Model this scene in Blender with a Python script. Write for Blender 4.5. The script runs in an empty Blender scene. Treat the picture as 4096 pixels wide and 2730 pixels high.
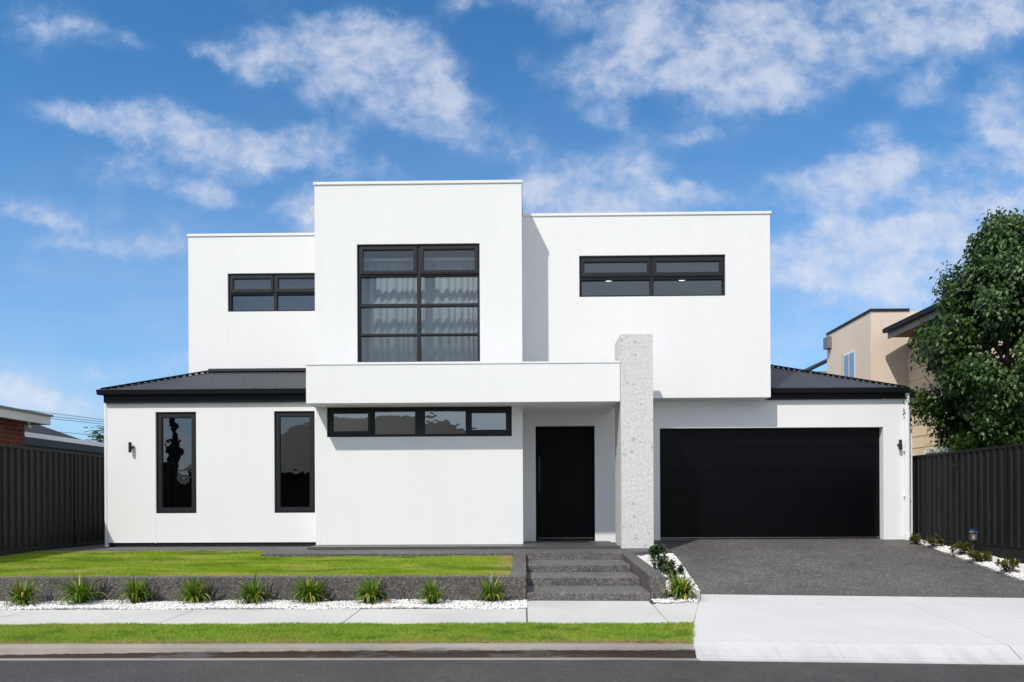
import bpy, math, random
import numpy as np
from mathutils import Vector, Matrix

S = bpy.context.scene
COL = S.collection
R = 4096.0 / 2353.0
# ------------------------------------------------------------------ camera
YAW, ROLL, FPX, CX, HY = 0.0157, 0.0045, 3000.0, 2048.0, 2010.0
CAMZ = 1.46
fwd = Vector((-math.sin(YAW), math.cos(YAW), 0))
right0 = Vector((math.cos(YAW), math.sin(YAW), 0))
cup = Vector((0, 0, 1)) * math.cos(ROLL) + right0 * math.sin(ROLL)
cright = fwd.cross(cup).normalized()
cam_d = bpy.data.cameras.new('camera')
cam = bpy.data.objects.new('camera', cam_d)
COL.objects.link(cam)
cam.matrix_world = Matrix((
    (cright.x, cup.x, -fwd.x, 0), (cright.y, cup.y, -fwd.y, 0),
    (cright.z, cup.z, -fwd.z, CAMZ), (0, 0, 0, 1)))
cam_d.sensor_width = 36
cam_d.lens = FPX / 4096 * 36
cam_d.shift_y = (HY - 1365) / 4096
cam_d.clip_start = 0.1
cam_d.clip_end = 1500
S.camera = cam

def ray(px, py):
    return fwd + cright * ((px * R - CX) / FPX) - cup * ((py * R - HY) / FPX)

def at(px, py, Y):
    r = ray(px, py); t = Y / r.y
    return r.x * t, CAMZ + r.z * t

def gnd(px, py, z):
    r = ray(px, py); t = (z - CAMZ) / r.z
    return r.x * t, r.y * t

def rect(xl, xr, yt, yb, Y):
    xm, ym = (xl + xr) / 2, (yt + yb) / 2
    return (at(xl, ym, Y)[0], at(xr, ym, Y)[0], at(xm, yb, Y)[1], at(xm, yt, Y)[1])

# ------------------------------------------------------------------ light
SUN = Vector((-0.655, -1.0, 1.37)).normalized()
sun_d = bpy.data.lights.new('sun', 'SUN')
sun_d.energy = 2.5
sun_d.angle = math.radians(1.1)
sun_d.color = (1.0, 0.95, 0.87)
sun = bpy.data.objects.new('sun', sun_d)
COL.objects.link(sun)
sun.rotation_euler = SUN.to_track_quat('Z', 'Y').to_euler()
S.view_settings.view_transform = 'Standard'
S.view_settings.look = 'None'
S.view_settings.exposure = 0.56
S.view_settings.gamma = 1.0
S.view_settings.use_curve_mapping = False
S.cycles.max_bounces = 8
S.cycles.transparent_max_bounces = 12
S.cycles.use_denoising = True

class NT:
    """small helper for building node trees"""
    def __init__(s, nt):
        s.nt = nt; s.n = nt.nodes; s.l = nt.links
    def node(s, t, **kw):
        n = s.n.new(t)
        for k, v in kw.items():
            setattr(n, k, v)
        return n
    def link(s, a, b):
        s.l.new(a, b)
    def val(s, sock, v):
        if hasattr(v, 'node'):
            s.l.new(v, sock)
        else:
            sock.default_value = v
    def math(s, op, a, b=0.0, c=0.0, clamp=False):
        n = s.node('ShaderNodeMath', operation=op); n.use_clamp = clamp
        s.val(n.inputs[0], a); s.val(n.inputs[1], b); s.val(n.inputs[2], c)
        return n.outputs[0]
    def vmath(s, op, a, b=(0, 0, 0)):
        n = s.node('ShaderNodeVectorMath', operation=op)
        s.val(n.inputs[0], a); s.val(n.inputs[1], b)
        return n.outputs['Value'] if op in ('LENGTH', 'DOT_PRODUCT', 'DISTANCE') else n.outputs[0]
    def scale(s, a, f):
        n = s.node('ShaderNodeVectorMath', operation='SCALE')
        s.val(n.inputs[0], a); s.val(n.inputs['Scale'], f)
        return n.outputs[0]
    def noise(s, vec, scale, detail=4, rough=0.55, color=False, dist=0.0):
        n = s.node('ShaderNodeTexNoise')
        if vec is not None: s.val(n.inputs['Vector'], vec)
        n.inputs['Scale'].default_value = scale
        n.inputs['Detail'].default_value = detail
        n.inputs['Roughness'].default_value = rough
        n.inputs['Distortion'].default_value = dist
        return n.outputs['Color' if color else 'Fac']
    def smooth(s, v, a, b, to0=0.0, to1=1.0):
        n = s.node('ShaderNodeMapRange', interpolation_type='SMOOTHSTEP')
        s.val(n.inputs[0], v); s.val(n.inputs[1], a); s.val(n.inputs[2], b)
        n.inputs[3].default_value = to0; n.inputs[4].default_value = to1
        return n.outputs[0]
    def mix(s, f, a, b, blend='MIX'):
        n = s.node('ShaderNodeMix', data_type='RGBA', blend_type=blend)
        s.val(n.inputs[0], f)
        for k, v in ((6, a), (7, b)):
            if not hasattr(v, 'node') and len(v) == 3: v = (*v, 1)
            s.val(n.inputs[k], v)
        return n.outputs[2]
    def ramp(s, f, stops, interp='LINEAR'):
        n = s.node('ShaderNodeValToRGB'); n.color_ramp.interpolation = interp
        e = n.color_ramp.elements
        while len(e) < len(stops): e.new(0.5)
        for k, (p, c) in enumerate(stops):
            e[k].position = p; e[k].color = (*c, 1)
        s.val(n.inputs[0], f)
        return n.outputs[0]

# sky -------------------------------------------------------------------
W = bpy.data.worlds.new('World'); S.world = W; W.use_nodes = True
t = NT(W.node_tree); t.n.clear()
SKY = 0.11
sky = t.node('ShaderNodeTexSky', sky_type='NISHITA')
sky.sun_disc = False
sky.sun_elevation = math.asin(SUN.z)
sky.sun_rotation = math.atan2(SUN.x, SUN.y)
sky.altitude = 60; sky.air_density = 1.0; sky.dust_density = 0.6; sky.ozone_density = 2.2
g = t.node('ShaderNodeTexCoord').outputs['Generated']
sp = t.node('ShaderNodeSeparateXYZ'); t.link(g, sp.inputs[0])
dx, dy, dz_ = sp.outputs
yy = t.math('MAXIMUM', dy, 0.05)
cb = t.node('ShaderNodeCombineXYZ')
t.link(t.math('DIVIDE', dx, yy), cb.inputs[0]); t.link(t.math('DIVIDE', dz_, yy), cb.inputs[1])
uv = cb.outputs[0]
n1 = t.noise(uv, 6.0, 4, 0.55, color=True)
n2 = t.noise(uv, 22.0, 6, 0.62, color=True)
w2 = t.scale(t.vmath('SUBTRACT', n2, (0.5, 0.5, 0.5)), 0.045)
warp = t.vmath('ADD', t.scale(t.vmath('SUBTRACT', n1, (0.5, 0.5, 0.5)), 0.05), w2)
uvw = t.vmath('ADD', uv, t.vmath('MULTIPLY', warp, (1, 0.75, 0)))
# cloud banks: centre, half width, half height, tilt (degrees, clockwise), strength
BANKS = [
 (700, 95, 75, 45, 0, 1.0), (580, 130, 90, 40, 5, .95), (840, 105, 110, 65, 8, 1.1), (920, 160, 140, 55, 25, 1.05),
 (790, 170, 120, 50, 15, 1.0), (900, 235, 110, 45, 20, 1.0), (1040, 275, 90, 40, 25, .55), (490, 125, 60, 16, 15, .7),
 (1140, 310, 90, 50, 30, .32), (1010, 310, 90, 30, 20, .35), (880, 60, 120, 30, 5, .6), (1010, 200, 70, 60, 30, .6),
 (150, 262, 80, 22, 12, .85), (290, 290, 100, 32, 16, .95), (380, 270, 90, 30, 12, .9), (470, 315, 110, 45, 15, .85),
 (370, 330, 120, 26, 14, .8), (600, 365, 120, 38, -10, .9), (700, 325, 90, 35, -5, .85), (560, 330, 120, 40, 0, .6),
 (290, 385, 90, 25, -10, .5), (420, 425, 100, 22, 14, .8), (500, 455, 70, 18, 18, .65), (760, 385, 120, 40, 10, .45),
 (680, 470, 60, 26, -10, .7), (720, 500, 70, 45, 0, .85), (900, 390, 60, 20, 15, .35),
 (80, 65, 70, 50, 30, .5), (190, 70, 120, 36, 18, .55), (270, 90, 60, 24, 20, .45),
 (1060, 8, 60, 26, -20, .8), (1270, 5, 110, 40, 8, .9), (1212, 140, 22, 26, -20, .6),
 (30, 470, 70, 22, 15, .6), (110, 500, 110, 24, 14, .5), (250, 567, 70, 16, 10, .6), (390, 548, 60, 20, 4, .6), (120, 560, 60, 14, 0, .3),
 (1490, 50, 95, 75, 0, 1.2), (1590, 60, 90, 80, 20, 1.1), (1660, 120, 130, 75, 20, 1.15), (1590, 170, 130, 60, 20, .9),
 (1760, 60, 150, 60, -10, .9), (1850, 130, 140, 45, 10, .8), (1700, 205, 75, 45, 10, .85), (1800, 200, 90, 45, 10, .75),
 (1330, 190, 75, 40, 10, .85), (1400, 180, 55, 65, 30, .7), (1430, 230, 26, 50, 10, .5), (1484, 165, 28, 40, 10, .6), (1395, 268, 42, 18, 0, .6),
 (2000, 30, 120, 50, -20, .9), (2130, 50, 150, 65, -10, 1.1), (2280, 25, 140, 60, -12, 1.2), (2040, 95, 90, 40, -10, .8),
 (2130, 190, 90, 30, -25, .6), (2200, 230, 110, 26, 10, .45), (2320, 200, 70, 60, -40, .45), (2330, 280, 70, 60, -30, .8),
 (2260, 345, 120, 40, -25, .9), (2340, 375, 60, 22, -10, .7), (2005, 305, 60, 24, -12, .65), (2200, 285, 60, 14, 8, .4),
 (1470, 325, 90, 28, -8, .6), (1610, 305, 50, 14, -10, .55), (1200, 330, 90, 40, -10, .28), (1250, 360, 70, 26, 0, .4),
 (1340, 410, 130, 34, -8, .85), (1450, 400, 100, 34, 5, .8), (1290, 470, 130, 50, 0, 1.1), (1450, 475, 170, 40, 4, 1.05), (1610, 440, 110, 20, 8, .7),
 (1850, 410, 90, 26, -10, .9), (1960, 395, 110, 38, -15, 1.0), (2060, 370, 60, 36, -20, .9), (1900, 460, 110, 34, 5, 1.0), (2060, 445, 100, 22, 5, .55),
 (1940, 510, 70, 40, 10, .9), (1850, 580, 130, 48, 0, 1.2), (2000, 575, 200, 40, -4, 1.2), (2180, 540, 200, 50, -12, 1.15), (2300, 470, 160, 46, -14, 1.1),
 (2100, 620, 260, 55, 0, 1.05), (1900, 640, 160, 26, -4, .8), (2050, 690, 180, 32, -6, .8), (2250, 600, 150, 90, 0, 1.1),
 (130, 828, 110, 12, 0, .35), (200, 858, 80, 10, 2, .3), (60, 890, 120, 26, 4, .75), (60, 925, 140, 24, 4, .85), (200, 915, 120, 16, 2, .55), (300, 850, 130, 18, -3, .4), (260, 945, 160, 16, 0, .6),
 (400, 820, 80, 20, -5, .35), (1820, 830, 150, 40, -4, .5), (1830, 770, 120, 20, -4, .3)]
uvw2 = t.vmath('ADD', uv, t.scale(w2, 0.55))
acc = None
for (px, py, rx, ry, ang, st) in BANKS:
    r_ = ray(px, py)
    m = t.node('ShaderNodeMapping', vector_type='TEXTURE')
    src = uvw
    if acc is not None:   # the running sum rides in z, flattened by the huge z scale: keeps the node chain serial
        ma = t.node('ShaderNodeVectorMath', operation='MULTIPLY_ADD')
        t.link(acc, ma.inputs[0]); ma.inputs[1].default_value = (0, 0, 1); t.link(uvw, ma.inputs[2]); src = ma.outputs[0]
    t.link(src, m.inputs[0])
    m.inputs['Location'].default_value = (r_.x / r_.y, r_.z / r_.y, 0)
    m.inputs['Rotation'].default_value = (0, 0, -math.radians(ang))
    m.inputs['Scale'].default_value = (rx * R / FPX * 1.75, ry * R / FPX * 1.9, 1e6)
    d = t.vmath('LENGTH', m.outputs[0])
    v = t.smooth(d, 0.0, 1.15, st, 0.0)
    acc = v if acc is None else t.math('ADD', acc, v)
fb = t.noise(t.vmath('MULTIPLY', uvw2, (1, 1.5, 1)), 15.0, 9, 0.59)
fb2 = t.noise(uvw2, 46.0, 7, 0.6)
fb3 = t.noise(t.vmath('MULTIPLY', uvw2, (1, 1.3, 1)), 7.0, 3, 0.5)
mixn = t.math('ADD', t.math('ADD', t.math('MULTIPLY', fb, 0.9), t.math('MULTIPLY', fb2, 0.44)), t.math('MULTIPLY', fb3, 0.60))   # mean about 0.92
tcl = t.math('MINIMUM', t.math('ADD', acc, t.smooth(t.noise(uv, 4.6, 4, 0.55), 0.45, 0.72, 0.0, 0.40)), 1.5)
# thick middle: noise matters less; thin rim: only the noise peaks remain
thr = t.math('SUBTRACT', 1.06, t.math('MULTIPLY', tcl, 0.24))
dens_c = t.math('MULTIPLY', t.smooth(t.math('SUBTRACT', mixn, thr), -0.20, 0.50), t.smooth(tcl, 0.0, 0.75, 0.0, 0.84))
vv = t.math('DIVIDE', dz_, yy)
veil = t.math('MULTIPLY', t.smooth(vv, -0.15, 0.66, 0.84, 0.0), t.smooth(t.noise(t.vmath('MULTIPLY', uvw, (1, 3.2, 1)), 3.2, 6, 0.6), 0.25, 0.75, 0.55, 1.0))
dens_f = t.math('ADD', dens_c, t.math('MULTIPLY', veil, t.math('SUBTRACT', 1.0, dens_c)))
# the rest of the sky: flat cloud layer, made denser to lift the ambient light
zz = t.math('ADD', t.math('MAXIMUM', dz_, 0.0), 0.16)
cb2 = t.node('ShaderNodeCombineXYZ')
t.link(t.math('DIVIDE', dx, zz), cb2.inputs[0]); t.link(t.math('DIVIDE', dy, zz), cb2.inputs[1])
lay = cb2.outputs[0]
lw = t.vmath('ADD', lay, t.scale(t.noise(lay, 1.3, 4, 0.6, color=True), 0.7))
o1 = t.noise(lw, 0.75, 8, 0.6)
dens_o = t.math('MULTIPLY', t.smooth(t.math('ADD', o1, t.smooth(dz_, 0.0, 0.4, 0.12, 0.0)), 0.26, 0.54), 0.97)
front = t.math('MULTIPLY', t.smooth(dy, 0.25, 0.55),
        t.math('MULTIPLY', t.smooth(t.math('ABSOLUTE', t.math('DIVIDE', dx, yy)), 0.74, 0.95, 1, 0),
               t.smooth(t.math('DIVIDE', dz_, yy), 0.70, 0.95, 1, 0)))
CLOUD_STOPS = [(0.0, (0.40, 0.55, 0.80)), (0.4, (0.50, 0.59, 0.78)), (0.75, (0.62, 0.67, 0.79)), (1.0, (0.71, 0.745, 0.835))]
skyc = t.mix(1.0, sky.outputs[0], (0.37, 0.78, 1.03), 'MULTIPLY')
def sky_bg(dens):
    cl = t.ramp(dens, CLOUD_STOPS)
    clb = t.scale(cl, 0.75 / SKY)
    fin = t.mix(t.math('MULTIPLY', dens, 0.92), skyc, clb)
    bg = t.node('ShaderNodeBackground'); t.link(fin, bg.inputs[0]); bg.inputs[1].default_value = SKY
    return bg.outputs[0]
ms = t.node('ShaderNodeMixShader')
t.link(front, ms.inputs[0]); t.link(sky_bg(dens_o), ms.inputs[1]); t.link(sky_bg(dens_f), ms.inputs[2])
wo = t.node('ShaderNodeOutputWorld'); t.link(ms.outputs[0], wo.inputs[0])
W.cycles.sampling_method = 'MANUAL'; W.cycles.sample_map_resolution = 512

# ------------------------------------------------------------------ materials
MATS = {}
def mat(name, base, rough=0.6, spec=0.5, metal=0.0, vary=None, bump=None, sheen=0, island=None, coat=0.0):
    """base: colour; vary: list of (scale, amount, detail, stretch); bump: (scale, strength, dist)"""
    m = bpy.data.materials.new(name); m.use_nodes = True
    t = NT(m.node_tree); p = t.n['Principled BSDF']
    co = t.node('ShaderNodeTexCoord').outputs['Object']
    c = None
    if vary or island:
        c = t.node('ShaderNodeRGB').outputs[0]; c.default_value = (*base, 1)
    for (sc, am, de, st) in (vary or []):
        v = t.vmath('MULTIPLY', co, st)
        f = t.noise(v, sc, de, 0.6)
        k = t.smooth(f, 0.25, 0.75, 1 - am, 1 + am)
        c = t.mix(1.0, c, None or t_rgb(t, k), 'MULTIPLY')
    if island:
        rnd = t.node('ShaderNodeNewGeometry').outputs['Random Per Island']
        k = t.math('ADD', t.math('MULTIPLY', rnd, 2 * island), 1 - island)
        c = t.mix(1.0, c, t_rgb(t, k), 'MULTIPLY')
    if c is None:
        p.inputs['Base Color'].default_value = (*base, 1)
    else:
        t.link(c, p.inputs['Base Color'])
    p.inputs['Roughness'].default_value = rough
    p.inputs['Specular IOR Level'].default_value = spec
    p.inputs['Metallic'].default_value = metal
    p.inputs['Coat Weight'].default_value = coat
    if bump:
        b = t.node('ShaderNodeBump'); b.inputs['Strength'].default_value = bump[1]; b.inputs['Distance'].default_value = bump[2]
        t.link(t.noise(co, bump[0], 5, 0.6), b.inputs['Height']); t.link(b.outputs[0], p.inputs['Normal'])
    MATS[name] = m
    return m

def t_rgb(t, k):
    n = t.node('ShaderNodeCombineXYZ')
    for i in range(3): t.link(k, n.inputs[i])
    return n.outputs[0]

def nodes(m):
    t = NT(m.node_tree)
    return t, t.n['Principled BSDF'], t.node('ShaderNodeTexCoord').outputs['Object']

M_white = mat('white_render', (0.83, 0.83, 0.825), 0.85, 0.25, vary=[(1.6, 0.014, 5, (1, 1, 0.2)), (9, 0.010, 3, (1, 1, 1))], bump=(160, 0.22, 0.004))
M_trim = mat('white_trim', (0.82, 0.82, 0.82), 0.4)
M_joint = mat('joint_sealant', (0.785, 0.785, 0.78), 0.8)
M_soffit = mat('soffit_white', (0.74, 0.74, 0.73), 0.8)
M_frame = mat('charcoal_aluminium', (0.013, 0.0148, 0.019), 0.5, 0.35, bump=(900, 0.02, 0.001))
M_seal = mat('black_seal', (0.006, 0.006, 0.007), 0.6)
M_roof = mat('charcoal_roof_steel', (0.025, 0.029, 0.039), 0.45, 0.5, vary=[(1.2, 0.10, 3, (1, 1, 1))])
M_gutter = mat('black_gutter', (0.006, 0.007, 0.0095), 0.6, 0.3)
M_door = mat('black_door', (0.0042, 0.0045, 0.0055), 0.6, 0.12)
M_garage = mat('garage_black', (0.0014, 0.0017, 0.0024), 0.34, 0.16, bump=(60, 0.05, 0.002))
M_steel = mat('satin_steel', (0.5, 0.5, 0.5), 0.3, metal=1.0)
M_room = mat('room_paint', (0.10, 0.10, 0.10), 0.9)
M_fence = mat('charcoal_fence', (0.0095, 0.0097, 0.0108), 0.5, 0.3, vary=[(2.0, 0.1, 3, (1, 1, 0.3))])
M_plinth = mat('charcoal_plinth', (0.013, 0.013, 0.0145), 0.75, 0.3, vary=[(4, 0.25, 4, (1, 1, 1))])
M_black = mat('black_plastic', (0.008, 0.008, 0.009), 0.5)
M_lampblack = mat('lamp_black', (0.010, 0.010, 0.011), 0.4)
M_lens = mat('lamp_lens', (0.6, 0.55, 0.45), 0.3)
M_bark = mat('bark', (0.09, 0.07, 0.055), 0.9, 0.2, vary=[(14, 0.35, 4, (1, 1, 0.3))], bump=(40, 0.5, 0.01))
M_soil = mat('soil', (0.085, 0.07, 0.045), 0.95, 0.1, vary=[(20, 0.3, 4, (1, 1, 1))], bump=(60, 0.5, 0.01))
M_beige = mat('beige_render', (0.76, 0.635, 0.52), 0.85, 0.2, vary=[(1.0, 0.04, 3, (1, 1, 0.4))], bump=(120, 0.2, 0.004))
M_cream = mat('cream_board', (0.70, 0.58, 0.42), 0.7, 0.3, vary=[(3, 0.04, 3, (0.3, 0.3, 1))])
M_eave = mat('eave_timber', (0.11, 0.055, 0.035), 0.6)
M_greytrim = mat('grey_trim', (0.33, 0.32, 0.31), 0.6)
M_roofgrey = mat('slate_roof', (0.014, 0.016, 0.021), 0.85, vary=[(5, 0.15, 3, (1, 1, 1))])
M_fascia = mat('aged_white_fascia', (0.62, 0.61, 0.59), 0.7, vary=[(2, 0.08, 4, (1, 1, 1))], bump=(40, 0.15, 0.003))
M_flash = mat('grey_flashing', (0.17, 0.17, 0.175), 0.55)
M_lightgutter = mat('pale_grey_gutter', (0.72, 0.72, 0.73), 0.55)
M_mortar = mat('mortar', (0.33, 0.25, 0.20), 0.95, 0.1)
M_wire = mat('wire', (0.05, 0.05, 0.055), 0.6)
M_blue = mat('blue_handle', (0.01, 0.09, 0.45), 0.4)
M_brass = mat('dull_brass', (0.16, 0.13, 0.08), 0.6)
M_meter = mat('meter_grey', (0.075, 0.08, 0.08), 0.5)
M_dryleaf = mat('dry_leaf', (0.50, 0.20, 0.03), 0.8)

# brick: a little different each
m = bpy.data.materials.new('red_brick'); m.use_nodes = True; M_brick = m
t, p, co = nodes(m)
rnd = t.node('ShaderNodeObjectInfo').outputs['Random']
c = t.ramp(rnd, [(0, (0.115, 0.026, 0.016)), (0.5, (0.16, 0.037, 0.022)), (1, (0.20, 0.055, 0.032))])
c = t.mix(1.0, c, t_rgb(t, t.smooth(t.noise(co, 40, 4), 0.3, 0.7, 0.75, 1.2)), 'MULTIPLY')
t.link(c, p.inputs['Base Color']); p.inputs['Roughness'].default_value = 0.9

# concrete of the footpath: pale broom-finished
def concrete(name, base, broom=(1, 14, 1), dirt=0.10, overlay=None):
    m = bpy.data.materials.new(name); m.use_nodes = True
    t, p, co = nodes(m)
    geo = t.node('ShaderNodeNewGeometry').outputs['Position']
    c = t.mix(t.smooth(t.noise(geo, 0.8, 5, 0.6), 0.3, 0.75), base, tuple(b * (1 - dirt) for b in base))
    f = t.noise(t.vmath('MULTIPLY', geo, broom), 6, 5, 0.65)
    c = t.mix(1.0, c, t_rgb(t, t.smooth(f, 0.2, 0.8, 0.93, 1.05)), 'MULTIPLY')
    sp_ = t.noise(geo, 70, 3, 0.6)
    c = t.mix(t.smooth(sp_, 0.62, 0.75, 0, 0.22), c, tuple(b * 0.6 for b in base))
    if overlay:
        c = overlay(t, geo, c)
    t.link(c, p.inputs['Base Color'])
    p.inputs['Roughness'].default_value = 0.85; p.inputs['Specular IOR Level'].default_value = 0.25
    b = t.node('ShaderNodeBump'); b.inputs['Strength'].default_value = 0.25; b.inputs['Distance'].default_value = 0.004
    t.link(t.math('ADD', f, t.noise(geo, 120, 3)), b.inputs['Height']); t.link(b.outputs[0], p.inputs['Normal'])
    return m

def ramp_dim_tyre_marks(t, geo, c):
    s = t.node('ShaderNodeSeparateXYZ'); t.link(geo, s.inputs[0])
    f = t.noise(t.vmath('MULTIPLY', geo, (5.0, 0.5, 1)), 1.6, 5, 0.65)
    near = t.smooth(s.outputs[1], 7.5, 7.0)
    f2 = t.smooth(f, 0.40, 0.66, 0.20, 0.48)  # constant grey offsets the ramp's sun-facing brightness; the noise adds tyre streaks
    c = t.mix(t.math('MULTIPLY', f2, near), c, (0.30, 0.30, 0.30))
    f3 = t.smooth(t.noise(t.vmath('MULTIPLY', geo, (1.5, 5, 1)), 1.2, 6, 0.7), 0.52, 0.72, 0, 0.22)
    return t.mix(f3, c, (0.42, 0.42, 0.42))

def kerb_marks(t, geo, c):
    s = t.node('ShaderNodeSeparateXYZ'); t.link(geo, s.inputs[0])
    x, y, z = s.outputs
    nz = t.math('MULTIPLY', t.math('SUBTRACT', t.noise(t.vmath('MULTIPLY', geo, (1, 0.2, 0.2)), 7, 6, 0.7), 0.5), 0.03)
    # darker line low on the kerb face, broken towards the left
    zz = t.math('ADD', z, nz)
    lev = t.smooth(x, -7.0, -1.0, 0.020, 0.064)
    low_band = t.math('MULTIPLY', t.math('SUBTRACT', 1.0, t.smooth(t.math('SUBTRACT', zz, lev), -0.006, 0.004)), t.smooth(y, 7.005, 7.02))
    c = t.mix(t.math('MULTIPLY', low_band, 0.93), c, (0.016, 0.009, 0.006))
    sm = t.noise(t.vmath('MULTIPLY', geo, (0.7, 1, 6)), 2.2, 6, 0.7)
    face = t.math('MULTIPLY', t.smooth(z, 0.095, 0.075, 0, 1), t.smooth(y, 6.98, 7.02))
    c = t.mix(t.math('MULTIPLY', t.smooth(sm, 0.50, 0.66, 0, 0.75), face), c, (0.10, 0.095, 0.09))
    return c

M_path = concrete('footpath_concrete', (0.56, 0.55, 0.53), (1, 14, 1), 0.16)
M_cross = concrete('crossover_concrete', (0.58, 0.575, 0.565), (3, 6, 1), 0.08, ramp_dim_tyre_marks)
M_kerb = concrete('kerb_concrete', (0.31, 0.28, 0.248), (2, 10, 10), 0.3, kerb_marks)

# exposed aggregate
def aggregate(name, dark, mid, light, frac, scale, mott=0.32):
    m = bpy.data.materials.new(name); m.use_nodes = True
    t, p, co = nodes(m)
    geo = t.node('ShaderNodeNewGeometry').outputs['Position']
    vo = t.node('ShaderNodeTexVoronoi'); t.link(geo, vo.inputs['Vector']); vo.inputs['Scale'].default_value = scale
    s = t.node('ShaderNodeSeparateColor'); t.link(vo.outputs['Color'], s.inputs[0])
    c = t.ramp(s.outputs[0], [(0, dark), (0.45, mid), (1 - frac, tuple(x * 1.5 for x in mid)), (1 - frac + 0.02, light), (1, tuple(min(1, x * 1.5) for x in light))])
    edge = t.smooth(vo.outputs['Distance'], 0.35, 0.75)
    c = t.mix(t.math('MULTIPLY', edge, 0.75), c, dark)
    big = t.noise(geo, 1.1, 5, 0.65)
    c = t.mix(1.0, c, t_rgb(t, t.smooth(big, 0.25, 0.75, 0.80, 1.2)), 'MULTIPLY')
    hand = t.math('ADD', t.math('MULTIPLY', t.noise(geo, 26, 3, 0.7), 0.6), t.math('MULTIPLY', t.noise(geo, 9, 3, 0.6), 0.4))
    c = t.mix(1.0, c, t_rgb(t, t.smooth(hand, 0.32, 0.68, 1 - mott, 1 + mott)), 'MULTIPLY')
    t.link(c, p.inputs['Base Color'])
    p.inputs['Roughness'].default_value = 0.7; p.inputs['Specular IOR Level'].default_value = 0.3
    b = t.node('ShaderNodeBump'); b.inputs['Strength'].default_value = 0.3; b.inputs['Distance'].default_value = 0.005; b.invert = True
    t.link(vo.outputs['Distance'], b.inputs['Height']); t.link(b.outputs[0], p.inputs['Normal'])
    return m

M_agg = aggregate('exposed_aggregate', (0.052, 0.049, 0.047), (0.112, 0.105, 0.102), (0.28, 0.27, 0.26), 0.10, 95)
M_aggw = aggregate('exposed_aggregate_wall', (0.050, 0.045, 0.042), (0.098, 0.089, 0.084), (0.29, 0.275, 0.262), 0.12, 120)
M_step = aggregate('step_aggregate', (0.065, 0.061, 0.058), (0.135, 0.127, 0.122), (0.33, 0.318, 0.305), 0.11, 120)
M_asph = aggregate('asphalt', (0.038, 0.035, 0.035), (0.056, 0.052, 0.051), (0.12, 0.115, 0.112), 0.05, 110, 0.12)

# porch tiles
M_porch = mat('porch_tile', (0.075, 0.075, 0.078), 0.45, 0.45, vary=[(3, 0.2, 4, (1, 6, 1))])
# pillar stone tile
m = bpy.data.materials.new('terrazzo_tile'); m.use_nodes = True; M_tile = m
t, p, co = nodes(m)
oi = t.node('ShaderNodeObjectInfo').outputs['Random']
off = t.node('ShaderNodeCombineXYZ'); t.link(t.math('MULTIPLY', oi, 37.0), off.inputs[0]); t.link(t.math('MULTIPLY', oi, 91.0), off.inputs[2])
cc = t.vmath('ADD', co, off.outputs[0])
wv = t.vmath('ADD', cc, t.scale(t.noise(cc, 20, 4, color=True), 0.07))
c = t.mix(t.smooth(t.noise(cc, 24, 5, 0.7), 0.35, 0.65), (0.57, 0.555, 0.54), (0.72, 0.71, 0.70))
for sc, th, r0, r1, colr in ((8, 0.66, 0.22, 0.30, (0.40, 0.38, 0.355)), (16, 0.74, 0.26, 0.34, (0.48, 0.465, 0.445)), (34, 0.70, 0.24, 0.34, (0.52, 0.51, 0.50)), (28, 0.7, 0.22, 0.32, (0.66, 0.65, 0.64))):
    v = t.node('ShaderNodeTexVoronoi'); t.link(wv, v.inputs['Vector']); v.inputs['Scale'].default_value = sc
    s = t.node('ShaderNodeSeparateColor'); t.link(v.outputs['Color'], s.inputs[0])
    sel = t.math('MULTIPLY', t.math('GREATER_THAN', s.outputs[0], th), t.smooth(v.outputs['Distance'], r0, r1, 1, 0))
    c = t.mix(t.math('MULTIPLY', sel, 0.8), c, t.mix(s.outputs[1], colr, tuple(x * 1.18 for x in colr)))
t.link(c, p.inputs['Base Color']); p.inputs['Roughness'].default_value = 0.55; p.inputs['Specular IOR Level'].default_value = 0.35

# glass
def glass(name, tint, amount, wob):
    m = bpy.data.materials.new(name); m.use_nodes = True
    t = NT(m.node_tree); t.n.clear()
    out = t.node('ShaderNodeOutputMaterial')
    tr = t.node('ShaderNodeBsdfTransparent'); tr.inputs[0].default_value = (*tint, 1)
    gl = t.node('ShaderNodeBsdfGlossy'); gl.inputs['Roughness'].default_value = 0.0; gl.inputs[0].default_value = (0.93, 0.96, 0.97, 1)
    gn = t.node('ShaderNodeNewGeometry')
    cosv = t.math('ABSOLUTE', t.vmath('DOT_PRODUCT', gn.outputs['Normal'], gn.outputs['Incoming']))
    f5 = t.math('POWER', t.math('SUBTRACT', 1.0, cosv, clamp=True), 5.0)   # the same from both sides of the pane
    f = t.math('MULTIPLY', t.math('ADD', 0.04, t.math('MULTIPLY', f5, 0.96)), amount, clamp=True)
    geo = gn.outputs['Position']
    b = t.node('ShaderNodeBump'); b.inputs['Strength'].default_value = wob; b.inputs['Distance'].default_value = 0.02
    t.link(t.noise(t.vmath('MULTIPLY', geo, (1, 1, 1.3)), 2.6, 2, 0.4), b.inputs['Height'])
    t.link(b.outputs[0], gl.inputs['Normal'])
    mx = t.node('ShaderNodeMixShader'); t.link(f, mx.inputs[0]); t.link(tr.outputs[0], mx.inputs[1]); t.link(gl.outputs[0], mx.inputs[2])
    t.link(mx.outputs[0], out.inputs[0])
    return m
M_glass = glass('window_glass', (0.72, 0.76, 0.78), 2.6, 0.10)
M_glass3 = glass('curtained_window_glass', (0.77, 0.80, 0.815), 1.9, 0.08)
M_glass2 = glass('low_window_glass', (0.50, 0.57, 0.57), 6.0, 0.16)

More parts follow.
